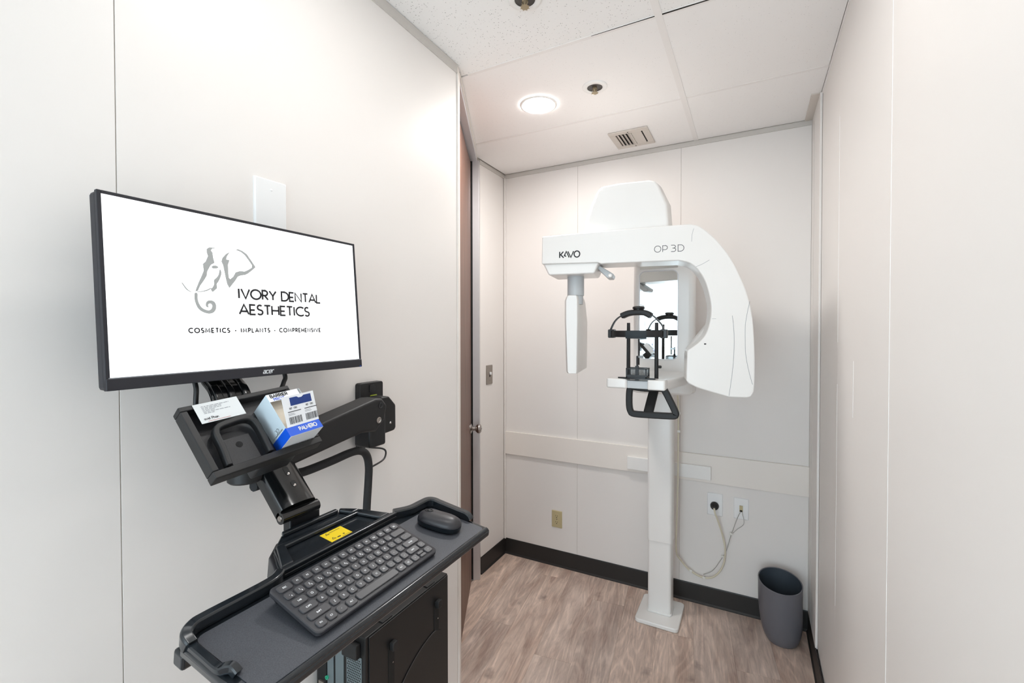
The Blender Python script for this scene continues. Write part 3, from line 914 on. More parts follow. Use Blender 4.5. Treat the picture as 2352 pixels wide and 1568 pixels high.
# sensor hanging from the left end
sx0, sx1 = -.330, -.268
bm = NB()
lathe(bm, [(.040, 1.700), (.040, 1.79)], 28, Fr(AF(-.288, 0, -.01), AF.x, -AF.z, AF.y), sx=.95, sy=.95)
obj('sensor_neck', bm, 'greyplastic', xr)
bm = NB()
lathe(bm, [(.034, 1.66), (.034, 1.702)], 28, Fr(AF(-.288, 0, -.01), AF.x, -AF.z, AF.y))
obj('sensor_collar', bm, 'greyplastic', xr)
SF = Fr(AF(-.300, 0, .045), AF.x, AF.y, AF.z)
bm = NB()
lv = [(1.347, -.018, .026, .030), (1.356, -.024, .028, .030), (1.58, -.031, .031, .060), (1.675, -.031, .031, .085), (1.694, -.024, .028, .092), (1.699, -.018, .024, .10)]
rings = []
for z, a, b, back in lv:
    d = -.31 + (0 if z < 1.60 else (z - 1.60) * 1.0)
    rings.append([SF(a, z, -.012), SF(a + .008, z, 0), SF(b - .004, z, 0), SF(b, z, -.008), SF(b, z, d), SF(a, z, d)])
loft(bm, rings)
obj('sensor', bm, 'white', xr, bev=.0022, segs=2, smooth=30)
# seams and print on the arm
AO = .1004
for pts_, w_ in ((((.412, 1.655), (.398, 1.573), (.397, 1.50), (.400, 1.440), (.412, 1.375), (.424, 1.330)), .0016),
                 (((.340, 1.282), (.350, 1.36), (.3565, 1.44), (.357, 1.53), (.3505, 1.60)), .0016),
                 (((.216, 1.798), (.240, 1.808), (.266, 1.823)), .0013),
                 (((.207, 1.952), (.201, 1.93), (.1995, 1.90)), .0012),
                 (((.276, 1.588), (.284, 1.588), (.292, 1.588)), .001)):
    bm = NB()
    ribbon(bm, [(p.x, p.y) for p in curve([V((a, b, 0)) for a, b in pts_], 6)], w_, AF, AO)
    obj('panel_seam', bm, 'seam', arm)
obj('indicator_window', pz(rrect(.2475, .2555, 1.4845, 1.4895, .0015), .1000, .1008, AF), 'ink', arm)
bm = NB()
sw = .0052
kx, ky, kh = -.341, 1.8595, .0265
def KL(pts): return [(kx + a * kh, ky + b * kh + (a * .05) * kh * 0.0) for a, b in pts]
ribbon(bm, KL([(0, 0), (0, 1)]), sw, AF, AO)
ribbon(bm, KL([(.62, 1), (.16, .50), (.66, 0)]), sw, AF, AO)
ribbon(bm, KL([(1.08, .24), (.98, .24), (.78, .34), (1.10, 1), (1.58, 0)]), sw, AF, AO)
ribbon(bm, KL([(1.36, 1), (1.86, 0), (2.32, 1)]), sw, AF, AO)
ribbon(bm, KL(arc(2.86, .5, .46, .5, 0, 360, 24)), sw, AF, AO)
obj('maker_lettering', bm, 'ink', arm)
bm = NB()
mh = .0258
def ML(pts, dx): return [(.0555 + (a + dx) * mh, 1.8635 + b * mh) for a, b in pts]
s2 = .0024
ribbon(bm, ML(arc(.5, .5, .5, .5, 0, 360, 26), 0), s2, AF, AO)
ribbon(bm, ML([(0, 0), (0, 1), (.42, 1)] + arc(.42, .68, .30, .32, 90, -90, 10) + [(0, .36)], 1.26), s2, AF, AO)
ribbon(bm, ML([(0, 1), (.40, 1)] + arc(.42, .77, .24, .23, 90, -90, 8) + [(.22, .54), (.42, .54)] + arc(.42, .27, .28, .27, 90, -90, 8) + [(0, 0)], 2.52), s2, AF, AO)
ribbon(bm, ML([(0, 0), (0, 1), (.36, 1)] + arc(.38, .5, .50, .5, 90, -90, 14) + [(0, 0), (0, .04)], 3.56), s2, AF, AO)
obj('model_lettering', bm, 'inkgrey', arm)

# cords on the back wall
pc = thing('power_cable', 'cream power cable looping from the round plug to the machine column', 'cord', (-.181, YB, .57))
pts = [(-.181, YB - .045, .566), (-.175, YB - .060, .545), (-.162, YB - .045, .504), (-.138, YB - .026, .413), (-.126, YB - .022, .335), (-.137, YB - .022, .250), (-.178, YB - .022, .182), (-.236, YB - .022, .160), (-.305, YB - .024, .184), (-.350, YB - .04, .236), (-.372, YB - .075, .300), (-.368, YB - .10, .45), (-.361, YB - .11, .70), (-.360, YB - .11, 1.0), (-.360, YB - .12, 1.14), (-.365, YB - .16, 1.25)]
obj('cable', tb(curve(pts, 6), .0046, 8), 'cream_cord', pc)
obj('plug', lz([(.021, .008), (.0225, .012), (.0215, .022), (.016, .034), (.009, .040), (.007, .046), (.0005, .046)], 20, Fr(FB(-.181, .570), FB.x, FB.y, FB.z), cap=False), 'blacksatin', pc)
for (x, y, z) in ((-.305, YB - .024, .184), (-.236, YB - .022, .160), (-.360, YB - .110, .985), (-.360, YB - .110, 1.085)):
    obj('tie', bx(x - .004, x + .012, y - .007, y + .006, z - .008, z + .006), 'tie', pc, bev=.002)
dc = thing('data_cable', 'thin grey network cable hanging from the right wall plate', 'cord', (-.05, YB, .56), group='network cables at the right wall plate')
pts = [(-.052, YB - .016, .562), (-.066, YB - .030, .532), (-.096, YB - .022, .433), (-.122, YB - .012, .332), (-.152, YB - .012, .268), (-.190, YB - .012, .205), (-.236, YB - .012, .172)]
obj('cable', tb(curve(pts, 6), .0017, 7), 'grey_cord', dc)
for (x, z) in ((-.096, .433), (-.138, .298)):
    obj('tie', bx(x - .010, x + .006, YB - .026 if z > .4 else YB - .018, YB - .010 if z > .4 else YB - .006, z - .005, z + .005), 'tie', dc, bev=.002)
dc2 = thing('data_cable', 'thin grey network cable looping right then back under the right wall plate', 'cord', (-.05, YB, .56), group='network cables at the right wall plate')
pts = [(-.046, YB - .016, .562), (-.036, YB - .028, .522), (-.040, YB - .018, .492), (-.068, YB - .012, .462), (-.088, YB - .020, .440)]
obj('cable', tb(curve(pts, 6), .0014, 7), 'grey_cord', dc2)

# waste bin
bn = thing('waste_bin', 'dark grey oval plastic waste bin with a slanted rim in the corner', 'bin', (.130, 2.600, 0))
def bin_ring(f, inset=0.0, seg=44):
    out = []
    for i in range(seg):
        a = 2 * pi * i / seg
        zt = .297 + .024 * sin(a) - .004 * cos(a)
        z = .004 + (zt - .004) * f
        k = 1 - math.exp(-z / .050)
        rx = .062 + .0345 * k - inset
        ry = .056 + .0305 * k - inset
        cx, cy = .138 - .011 * min(1, z / .2), 2.600
        out.append(V((cx + rx * cos(a), cy + ry * sin(a), z)))
    return out
bm = NB()
fs = [0, .06, .15, .3, .45, .6, .75, .9, 1.0]
loft(bm, [[V((.138 + (p.x - .138) * .93, 2.600 + (p.y - 2.600) * .93, 0)) for p in bin_ring(0)]] + [bin_ring(f) for f in fs], cap=False)
bm.faces.new([bm.verts[i] for i in range(44)][::-1]) if (bm.verts.ensure_lookup_table() or True) else None
obj('shell', bm, 'bin', bn, smooth=60)
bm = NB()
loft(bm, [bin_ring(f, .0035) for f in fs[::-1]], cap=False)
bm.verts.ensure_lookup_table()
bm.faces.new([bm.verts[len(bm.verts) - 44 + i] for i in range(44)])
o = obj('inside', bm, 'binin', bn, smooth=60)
bm = NB()
r = bin_ring(1.0, .0018)
tube(bm, r + [r[0]], .0026, 6)
obj('rim', bm, 'bin', bn)

# ------------------------------------------------------------------ workstation on the left wall
arm_t = thing('workstation_arm', 'black wall-mounted workstation arm holding monitor and keyboard tray', 'monitor arm', (XL, 1.03, 1.19))
obj('wall_plate', pz(rrect(.980, 1.075, 1.190, 1.386, .008), 0, .022, FL), 'blacksatin', arm_t, bev=.003)
obj('level_vial', bx(1.020, 1.046, 1.342, 1.347, .022, .0235, FL), 'green', arm_t)
obj('plate_boss', pz(rrect(1.016, 1.040, 1.356, 1.378, .004), .022, .024, FL), 'black', arm_t)
bm = NB()
prism(bm, [(1.012, 1.232), (1.070, 1.236), (1.075, 1.245), (1.075, 1.315), (1.045, 1.345), (1.012, 1.345)], .022, .075, FL)
obj('swivel_bracket', bm, 'blacksatin', arm_t, bev=.006)
obj('swivel_housing', pz(rrect(.955, 1.020, 1.205, 1.318, .008), .022, .085, FL), 'black', arm_t, bev=.006)
obj('bracket_screw', lz([(.004, 0), (.003, .0015), (.0005, .0018)], 12, Fr((XL + .075, 1.050, 1.262), (0, 1, 0), (0, 0, 1), (1, 0, 0)), cap=False), 'steel', arm_t)
AXF = Fr((-.925, 0, 0), (0, 1, 0), (0, 0, 1), (1, 0, 0))
bm = NB()
prism(bm, [(.600, 1.250), (.660, 1.234), (.890, 1.268), (.940, 1.262), (.975, 1.290), (.985, 1.330), (.965, 1.352), (.940, 1.354), (.762, 1.320), (.640, 1.302), (.600, 1.295)], -.066, 0, AXF)
la = obj('lift_arm', bm, 'blacksatin', arm_t, bev=.008, segs=3, ang=50)
for y, z, m_ in ((.957, 1.333, 'black'), (.950, 1.293, 'steel')):
    obj('pivot_cap', lz([(.009, 0), (.009, .001), (.006, .0015), (.005, .0002), (.0005, .0002)], 18, Fr((-.925, y, z), (0, 1, 0), (0, 0, 1), (1, 0, 0)), cap=False), m_, la)
obj('head', lz([(.030, 1.226), (.034, 1.230), (.034, 1.30), (.034, 1.345), (.028, 1.349), (.0005, 1.349)], 28, Fr((-.950, .585, 0))), 'blacksatin', arm_t)
# riser behind the monitor: three pressed ribs on a curved strap
rp = curve([V((-.925, 0, 1.345)), V((-.925, 0, 1.395)), V((-.940, 0, 1.425)), V((-.972, 0, 1.452)), V((-.980, 0, 1.50)), V((-.980, 0, 1.66))], 5)
bm = NB()
tube(bm, [V((p.x, .546, p.z)) for p in rp], 1, sq=(.078, .010), up=(1, 0, .01))
rs = obj('riser', bm, 'gloss', arm_t, bev=.002)
for yy, ww in ((.519, .016), (.545, .014), (.574, .018)):
    bm = NB()
    tube(bm, [V((p.x + .006, yy, p.z)) for p in rp], 1, sq=(ww, .010), up=(1, 0, .01))
    obj('rib', bm, 'gloss', rs, bev=.003)
bm = NB()
box(bm, -.986, -.9640, .555, .660, 1.56, 1.664)
obj('screen_plate', bm, 'black', arm_t)
# keyboard arm: curved cover sloping down to a hinge
ks = V((.087, 0, -.088)).normalized(); kn = V((.088, 0, .087)).normalized()
KF = Fr((-.960, .645, 1.256), ks, (0, 1, 0), kn)
bm = NB()
secs = []
for a in (-.055, .0, .130, .134):
    ring = []
    for k in range(13):
        th = radians(180 * k / 12)
        ring.append(KF(a - (0.012 * sin(th) if a > .132 else 0), .043 * cos(th), .004 + .020 * sin(th) ** .7 * (1 if a < .131 else .9)))
    ring += [KF(a, -.043, -.012), KF(a, .043, -.012)]
    secs.append(ring)
loft(bm, secs)
ka = obj('keyboard_arm', bm, 'gloss', arm_t, smooth=50)
for a, ln in ((.052, .024), (.086, .016)):
    obj('slot', pz(rrect(a - ln / 2, a + ln / 2, -.001, .011, .0055), .0235, .0246, KF), 'pcdark', ka)
    obj('slot_screw', lz([(.0035, 0), (.0025, .0012), (.0004, .0014)], 10, Fr(KF(a + ln / 2 - .004, .005, .0246), KF.x, KF.y, KF.z), cap=False), 'steel', ka)
HX, HZ = -.862, 1.156
hg = obj('hinge', tb([(HX, .602, HZ), (HX, .692, HZ)], .0125, 20), 'gloss', arm_t, smooth=60)
obj('hinge_screw', lz([(.0065, 0), (.0055, .0012), (.002, .0006), (.0005, .0006)], 14, Fr((HX, .6015, HZ), (1, 0, 0), (0, 0, 1), (0, -1, 0)), cap=False), 'steel', hg)
obj('hinge_block', bx(-.893, -.868, .630, .706, 1.085, 1.150), 'black', arm_t, bev=.004)

# keyboard tray, tilted down towards the user
TA = radians(8)
TF = Fr((-.700, .643, 1.0902), (cos(TA), 0, -sin(TA)), (0, 1, 0), (sin(TA), 0, cos(TA)))
tr = thing('keyboard_tray', 'black keyboard tray with raised edges hinged to the wall arm', 'keyboard tray', F=TF)
out = [(.150, .285), (.143, .292), (-.020, .296), (-.036, .290), (-.044, .272), (-.046, .205), (-.068, .160), (-.098, .150), (-.124, .136), (-.158, .106), (-.164, .098), (-.164, -.040), (-.158, -.050), (-.128, -.082), (-.090, -.100), (-.062, -.112), (-.046, -.140), (-.044, -.270), (-.036, -.288), (-.020, -.296), (.143, -.296), (.150, -.288)]
body = obj('tray_body', pz(out, -.016, 0, TF), 'trayedge', tr, bev=.005, segs=3)
obj('textured_top', pz(rrect(-.022, .1385, -.278, .280, .014), 0, .0012, TF), 'traymat', tr)
def tpath(pts, n=5): return [TF(p.x, p.y, p.z) for p in curve([V(q) for q in pts], n)]
obj('rear_rim', tb(tpath([(-.058, .180, .008), (-.040, .215, .010), (-.037, .250, .011), (-.034, .276, .012), (-.022, .287, .012), (0, .288, .011), (.05, .288, .010), (.080, .288, .009), (.088, .288, .002)]), 1, sq=(.017, .021), up=TF.z), 'trayedge', tr, bev=.0045, segs=3)
obj('rear_rim', tb(tpath([(-.054, -.118, .008), (-.039, -.150, .010), (-.037, -.250, .011), (-.034, -.274, .011), (-.024, -.287, .008), (-.010, -.288, .002)]), 1, sq=(.017, .021), up=TF.z), 'trayedge', tr, bev=.0045, segs=3)
obj('side_rim', tb(tpath([(-.020, -.2875, .001), (.02, -.2875, .001), (.058, -.2875, .001), (.068, -.284, .006), (.076, -.280, .008), (.086, -.278, .003)]), 1, sq=(.012, .013), up=TF.z), 'trayedge', tr, bev=.004, segs=3)
obj('front_lip', tb(tpath([(.143, -.280, .0005), (.1445, 0, .0005), (.143, .280, .0005)]), .0055, 10), 'trayedge', tr, smooth=60)
obj('corner_foot', bx(-.044, -.018, -.294, -.270, -.040, -.014, TF), 'trayedge', tr, bev=.005)
# raised control deck behind the keyboard, with two recesses
deck = obj('rear_deck', pz([(-.046, .182), (-.066, .158), (-.122, .134), (-.158, .104), (-.163, .098), (-.163, -.040), (-.128, -.080), (-.062, -.110), (-.046, -.128)], 0, .0085, TF), 'trayedge', tr, bev=.003)
obj('deck_skirt', pz([(-.050, .150), (-.118, .128), (-.154, .098), (-.161, -.052), (-.130, -.088), (-.090, -.106), (-.062, -.119), (-.050, -.125)], -.048, -.002, TF), 'holderin', tr, bev=.004)
for nm, poly in (('deck_edge', [(-.046, .182), (-.046, -.128), (-.058, -.113), (-.058, .166)]),
                 ('deck_edge', [(-.058, .166), (-.122, .134), (-.116, .116), (-.058, .138)]),
                 ('deck_edge', [(-.058, -.113), (-.125, -.078), (-.121, -.062), (-.058, -.088)]),
                 ('deck_edge', [(-.125, -.078), (-.121, .136), (-.112, .131), (-.112, -.070)]),
                 ('deck_edge', [(-.163, -.040), (-.163, .098), (-.152, .098), (-.152, -.044)]),
                 ('deck_edge', [(-.152, .098), (-.158, .106), (-.122, .136), (-.122, .112)])):
    obj(nm, pz(poly, .0085, .0175, TF), 'trayedge', tr, bev=.003)
lb = obj('warning_label', pz([(-.105, .008), (-.105, .062), (-.066, .062), (-.066, .008)], .0085, .0089, TF), 'yellow', tr)
bm = NB()
LF = Fr(TF(-.066, .008, .0089), TF.y, -TF.x, TF.z)
for cx, cy in ((.012, .029), (.012, .008)):
    ribbon(bm, [(cx - .004, cy), (cx + .004, cy), (cx, cy + .006), (cx - .004, cy), (cx - .0039, cy)], .0012, LF, .0003)
ribbon(bm, [(.020, .008), (.028, .008)], .003, LF, .0003)
ribbon(bm, [(.036, .010), (.040, .010)], .003, LF, .0003)
ribbon(bm, [(.018, .033), (.046, .033)], .0012, LF, .0003)
ribbon(bm, [(.030, .004), (.052, .004)], .0008, LF, .0003)
obj('label_print', bm, 'ink', lb)

# keyboard
KA = radians(16.9)
kc = V((-.640, .614, 1.1006))
kx_ = V((cos(KA), 0, -sin(KA))); ky_ = V((-.017, .99985, 0)).normalized()
KB = Fr(kc, kx_, ky_, kx_.cross(ky_).normalized())
kb = thing('keyboard', 'compact black keyboard lying on the tray with white key legends', 'keyboard', F=KB)
def kb_ring(i, z, r=.010): return [KB(a, b, z) for a, b in rrect(-.0625 + i, .0625 - i, -.150 + i, .150 - i, r)]
bm = NB(); loft(bm, [kb_ring(.003, -.0068), kb_ring(0, -.003), kb_ring(0, .0025), kb_ring(.0012, .0037)])
obj('case', bm, 'kbd', kb, smooth=40)
bm = NB(); loft(bm, [kb_ring(.004, -.0080), kb_ring(.0006, -.0042)])
obj('underside', bm, 'kbdside', kb, smooth=40)
bm = NB()
prism(bm, [(-.058, -.006), (-.058, -.0235), (-.052, -.0245), (-.030, -.006)], -.135, .135, Fr(KB.o, KB.x, KB.z, -KB.y))
obj('rear_foot', bm, 'kbdside', kb)
rows = [
    [('ESC', 1.5)] + [('F%d' % k, 13.5 / 13) for k in range(1, 13)] + [('DEL', 13.5 / 13)],
    [(c, 1) for c in ['-', '1', '2', '3', '4', '5', '6', '7', '8', '9', '0', '-', '-']] + [('', 2)],
    [('TAB', 1.5)] + [(c, 1) for c in 'QWERTYUIOP--'] + [('-', 1.5)],
    [('CAPS', 1.75)] + [(c, 1) for c in 'ASDFGHJKL--'] + [('ENTER', 2.25)],
    [('SHIFT', 2.25)] + [(c, 1) for c in 'ZXCVBNM---'] + [('SHIFT', 1.75), ('-', 1)],
    [('FN', 1.05), ('CT', 1.05), ('-', 1.05), ('ALT', 1.15), ('', 5.3), ('ALT', 1.15), ('CT', 1.05), ('-', 1.05), ('2', 1.05), ('-', 1.1)],
]
UY, UX = .2865 / 15, .0193
cache = {}
def key_mesh(w, d):
    k = (round(w, 5), round(d, 5))
    if k not in cache:
        bm = NB()
        for_r = []
        for i, z, rr in ((0, 0, .0042), (0, .0014, .0042), (.0009, .0024, .0036)):
            for_r.append([V((a, b, z)) for a, b in rrect(-d / 2 + i, d / 2 - i, -w / 2 + i, w / 2 - i, min(rr, d / 2.3 - i))])
        loft(bm, for_r)
        bmesh.ops.recalc_face_normals(bm, faces=bm.faces[:])
        me = bpy.data.meshes.new('key'); bm.to_mesh(me); bm.free()
        me.materials.append(M['key']); me.shade_smooth(); me.set_sharp_from_angle(angle=radians(38))
        cache[k] = me
    return cache[k]
leg = NB()
LK = Fr((0, 0, 0), (0, 1, 0), (-1, 0, 0), (0, 0, 1))
for ri, row in enumerate(rows):
    y = -.2865 / 2
    xk = -.0483 + ri * UX
    for li, (s, wu) in enumerate(row):
        w = wu * UY
        halves = [(xk, .0153)]
        if ri == 5 and s == '2':
            halves = [(xk - .0040, .0070), (xk + .0040, .0070)]; s = ''
        for xx, dd in halves:
            o = link(bpy.data.objects.new('key', key_mesh(w - .0036, dd)))
            o.parent = kb
            o.location = (xx, y + w / 2, .0037)
        if s:
            h = .0038 if len(s) == 1 else .0028
            adv = sum(GL[c][0] + .1 for c in s) * h
            text(leg, s, LK, y + w / 2 - adv / 2, -xk - h / 2, h, .00085, track=.1, off=.00625)
            if ri == 1:
                text(leg, '8', LK, y + w / 2 + .0015, -xk - .0046, .0026, .0006, off=.00625)
        y += w
obj('key_legends', leg, 'inkwhite', kb, local=True)

# mouse
MF = Fr(TF(.052, .214, .0012), (cos(TA) * .985, .17, -sin(TA)), (-.17, .985, .02), TF.z)
MF.x = (MF.x - MF.z * MF.x.dot(MF.z)).normalized(); MF.y = MF.z.cross(MF.x)
ms = thing('mouse', 'rounded black wireless mouse on the far end of the tray', 'mouse', F=MF)
def pebble(i, z, taper=1.0):
    return [MF((.054 - i) * taper * (1 if abs(cos(a)) < 2 else 1) * (abs(cos(a)) ** .72) * (1 if cos(a) > 0 else -1), (.0295 - i) * taper * (abs(sin(a)) ** .80) * (1 if sin(a) > 0 else -1), z(a) if callable(z) else z) for a in [2 * pi * (k + .5) / 40 for k in range(40)]]
bm = NB()
loft(bm, [pebble(.004, .0015), pebble(.001, .006), pebble(0, .014)])
obj('base', bm, 'mousebase', ms, smooth=60)
bm = NB()
loft(bm, [pebble(.0005, .0145), pebble(.0008, .018), pebble(.004, .0245), pebble(.010, .0290), pebble(.017, .0318), pebble(.0245, .0332)])
obj('shell', bm, 'mouse', ms, smooth=60)
bm = NB()
tube(bm, [MF(-.030, -.0035, .0282), MF(-.030, .0035, .0282)], .0062, 18)
obj('scroll_wheel', bm, 'blacksatin', ms, smooth=60)
bm = NB()
tube(bm, [MF(-.030 + .0098 * cos(2 * pi * k / 20), .0056 * sin(2 * pi * k / 20), .0326 + .0012 * cos(2 * pi * k / 20)) for k in range(21)], .0011, 6)
obj('wheel_surround', bm, 'black', ms)

# accessory holder under the monitor
ey = V((0, .9970, .0771)).normalized(); es = V((.662, .058, -.747)); es = (es - ey * es.dot(ey)).normalized(); en = es.cross(ey).normalized()
HF = Fr((-.800, .444, 1.296), es, ey, en)      # x down the slope, y to the right, z out of the tray
hd = thing('accessory_holder', 'black sloping open holder under the monitor with raised walls', 'holder', F=HF)
HT = -.016
obj('back_plate', bx(-.145, 0, 0, .208, HT - .005, HT, HF), 'holderin', hd, bev=.001)
for a, b, c, d, lab in ((-.012, .002, -.004, .212, 'lip'), (-.149, -.139, -.004, .212, 'w'), (-.139, -.012, -.004, .008, 'w'), (-.139, -.012, .202, .212, 'w')):
    obj('lower_lip' if lab == 'lip' else 'side_wall', bx(a, b, c, d, HT - .006, .004, HF), 'blacksatin', hd, bev=.002)
bm = NB()
lp = curve([V((-.014, .026, -.001)), V((-.05, .030, .0)), (V((-.078, .031, .001))), V((-.090, .038, .002)), V((-.094, .055, .002)), V((-.096, .085, .002)), V((-.090, .100, .002)), V((-.076, .106, .001)), V((-.05, .106, 0)), V((-.014, .104, -.001))], 4)
tube(bm, [HF(p.x, p.y, p.z) for p in lp], 1, sq=(.011, .017), up=en)
obj('device_cradle', bm, 'blacksatin', hd, bev=.0015)
obj('cradle_plate', bx(-.072, -.014, .040, .094, HT, HT + .004, HF), 'holderin', hd, bev=.001)
bm = NB()
lathe(bm, [(.0062, 0), (.0062, .0006), (.0045, .0006), (.0005, .0002)], 16, Fr(HF(-.054, .068, HT + .004), HF.x, HF.y, HF.z), cap=False)
obj('screw_hole', bm, 'pcdark', hd)
# the plate that carries it on the head
obj('holder_bracket', bx(-.06, .0, .085, .165, HT - .050, HT - .004, HF), 'black', hd, bev=.004)

# business card
CF = Fr(HF(-.128, .060, .0046), ey, -es, en)
cd = thing('business_card', 'white business card tucked in the upper corner of the holder', 'card', F=CF)
obj('paper', bx(-.0415, .0385, -.023, .019, 0, .0005, CF), 'card', cd)
bm = NB()
for k, (w, y) in enumerate(((.050, .0115), (.035, .0085), (.034, .0055), (.022, .0025), (.048, -.0005), (.018, -.0035))):
    x = -.030
    while x < -.030 + w:
        l = random.uniform(.003, .008)
        ribbon(bm, [(x, y), (min(x + l, -.030 + w), y)], .0013, CF, .0007)
        x += l + .0012
obj('fine_print', bm, 'inklight', cd)
bm = NB()
ribbon(bm, [(-.0300, -.0205), (.010, -.0205)], .0008, CF, .0007)
obj('rule', bm, 'red', cd)
bm = NB()
text(bm, 'avid Phan', CF, -.0345, -.0168, .0048, .0009, track=.1, off=.0007)
obj('name_print', bm, 'ink', cd)

# carton of barrier film
BF = Fr(HF(-.0135, .127, HT + .001), ey, -es, en)     # x right, y up the slope, z out
bw, bh, bd = .0735, .100, .056
ct = thing('barrier_carton', 'white and blue open carton of barrier film leaning in the holder', 'carton', F=BF)
bm = NB()
quad(bm, [BF(0, 0, 0), BF(bw, 0, 0), BF(bw, bh, 0), BF(0, bh, 0)])
quad(bm, [BF(0, 0, 0), BF(bw, 0, 0), BF(bw, 0, bd), BF(0, 0, bd)])
quad(bm, [BF(0, bh, 0), BF(bw, bh, 0), BF(bw, bh, bd), BF(0, bh, bd)])
quad(bm, [BF(bw, 0, 0), BF(bw, bh, 0), BF(bw, bh, bd), BF(bw, 0, bd)])
bmesh.ops.remove_doubles(bm, verts=bm.verts[:], dist=1e-6)
o = obj('carton_walls', bm, 'carton', ct, smooth=0)
so = o.modifiers.new('thickness', 'SOLIDIFY'); so.thickness = .0006
obj('end_panel', bx(-.0006, .0004, .020, bh, 0, bd, BF), 'cartonside', ct, lab='pale blue end panel')
obj('blue_band', bx(-.0008, .0004, 0, .020, 0, bd, BF), 'blue', ct)
obj('blue_band', bx(-.0008, bw + .0004, 0, .019, bd - .0004, bd + .0006, BF), 'blue', ct)
obj('liner', bx(.003, bw - .003, .002, bh - .002, .004, .040, BF), 'cream', ct, lab='cream film roll inside the opening')
# top strip and the front flap that leans out
TFp = Fr(BF(0, bh - .017, bd), ey, -es, en)
obj('top_strip', bx(0, bw * .93, 0, .017, -.0003, .0005, TFp), 'carton', ct)
bm = NB()
text(bm, 'BARRIER', TFp, .006, .0085, .0068, .0017, width=.038, off=.0009)
obj('strip_lettering', bm, 'ink', ct)
bm = NB()
text(bm, 'PROT', TFp, .010, .0008, .0058, .0011, width=.024, off=.0009)
obj('strip_lettering', bm, 'blue', ct)
fu = (-es * .050 + en * .028).normalized()
fx = ey
FF = Fr(BF(.0035, .019, bd), fx, fu, fx.cross(fu))
fw, fh = bw - .002, .060
flap = obj('front_flap', bx(0, fw, 0, fh, -.0003, .0005, FF), 'carton', ct)
bm = NB(); prism(bm, [(.016, .040), (.064, .040), (.064, .056), (.048, .056), (.043, .053), (.036, .053), (.032, .056), (.016, .056)], .0005, .0008, FF)
obj('flap_window', bm, 'navy', flap)
bm = NB()
for k, x0 in enumerate((.006, .043)):
    text(bm, 'REF', FF, x0 + .006, .0335, .0032, .0006, off=.0008)
    text(bm, '1780', FF, x0 + .0145, .0335, .0032, .0006, off=.0008)
    ribbon(bm, [(x0 + .001, .0287), (x0 + .030, .0287)], .0016, FF, .0008)
    ribbon(bm, [(x0 + .001, .0250), (x0 + .014, .0250)], .0006, FF, .0008)
    ribbon(bm, [(x0 + .001, .0225), (x0 + .016, .0225)], .0006, FF, .0008)
    x = x0 + .001
    while x < x0 + .029:
        w = random.choice((.0004, .0007, .0011))
        ribbon(bm, [(x, .005), (x, .0185)], w, FF, .0008)
        x += w + random.choice((.0004, .0006, .0009))
obj('flap_print', bm, 'inkgrey', flap)
bm = NB()
text(bm, 'PALMERO', Fr(BF(0, 0, bd + .0006), ey, -es, en), .024, .0062, .0078, .0019, width=.040, off=.0004)
obj('band_lettering', bm, 'inkwhite', ct)
EF = Fr(BF(-.0006, 0, 0), -en, -es, -ey)
bm = NB()
ribbon(bm, [(-.034 + a, .030 + b) for a, b in arc(0, 0, .0034, .0040, 60, 300, 10)], .0009, EF, .0006)
ribbon(bm, [(-.027 + a, .030 + b) for a, b in arc(0, 0, .0034, .0040, 60, 300, 10)], .0009, EF, .0006)
ribbon(bm, [(-.0304, .030), (-.028, .030)], .0009, EF, .0006)
for y, w in ((.0245, .040), (.0232, .03)):
    ribbon(bm, [(-.048, y), (-.048 + w, y)], .0006, EF, .0006)
obj('end_print', bm, 'inkgrey', ct)

# monitor
MB, ME = radians(4.225), radians(.445)
mn = V((cos(ME) * cos(MB), sin(ME) * cos(MB), sin(MB)))
mr = V((-sin(ME), cos(ME), 0)); mu = mn.cross(mr)
DFm = Fr((-.924, .607, 1.612), mr, mu, mn)
mo = thing('monitor', 'flat black widescreen monitor showing a dental clinic logo on white', 'monitor', F=DFm)
hw, hh = .270, .1625
bm = NB(); box(bm, -hw, hw, -hh, hh, -.030, -.004, DFm)
obj('back_shell', bm, 'bezel', mo, bev=.006, segs=2)
bm = NB()
box(bm, -hw, -hw + .0062, -hh, hh, -.008, 0, DFm)
box(bm, hw - .0062, hw, -hh, hh, -.008, 0, DFm)
box(bm, -hw + .0062, hw - .0062, hh - .0055, hh, -.008, 0, DFm)
obj('bezel', bm, 'bezel', mo, bev=.001)
obj('chin', bx(-hw, hw, -hh - .001, -hh + .0185, -.009, .002, DFm), 'bezel', mo, bev=.0015)
obj('chin_edge', bx(-hw + .004, hw - .004, -hh + .0185, -hh + .0200, -.006, .0005, DFm), 'inklight', mo)
scr = obj('screen', bx(-hw + .0062, hw - .0062, -hh + .0195, hh - .0055, -.010, -.0015, DFm), 'screen', mo)
SO = -.0008
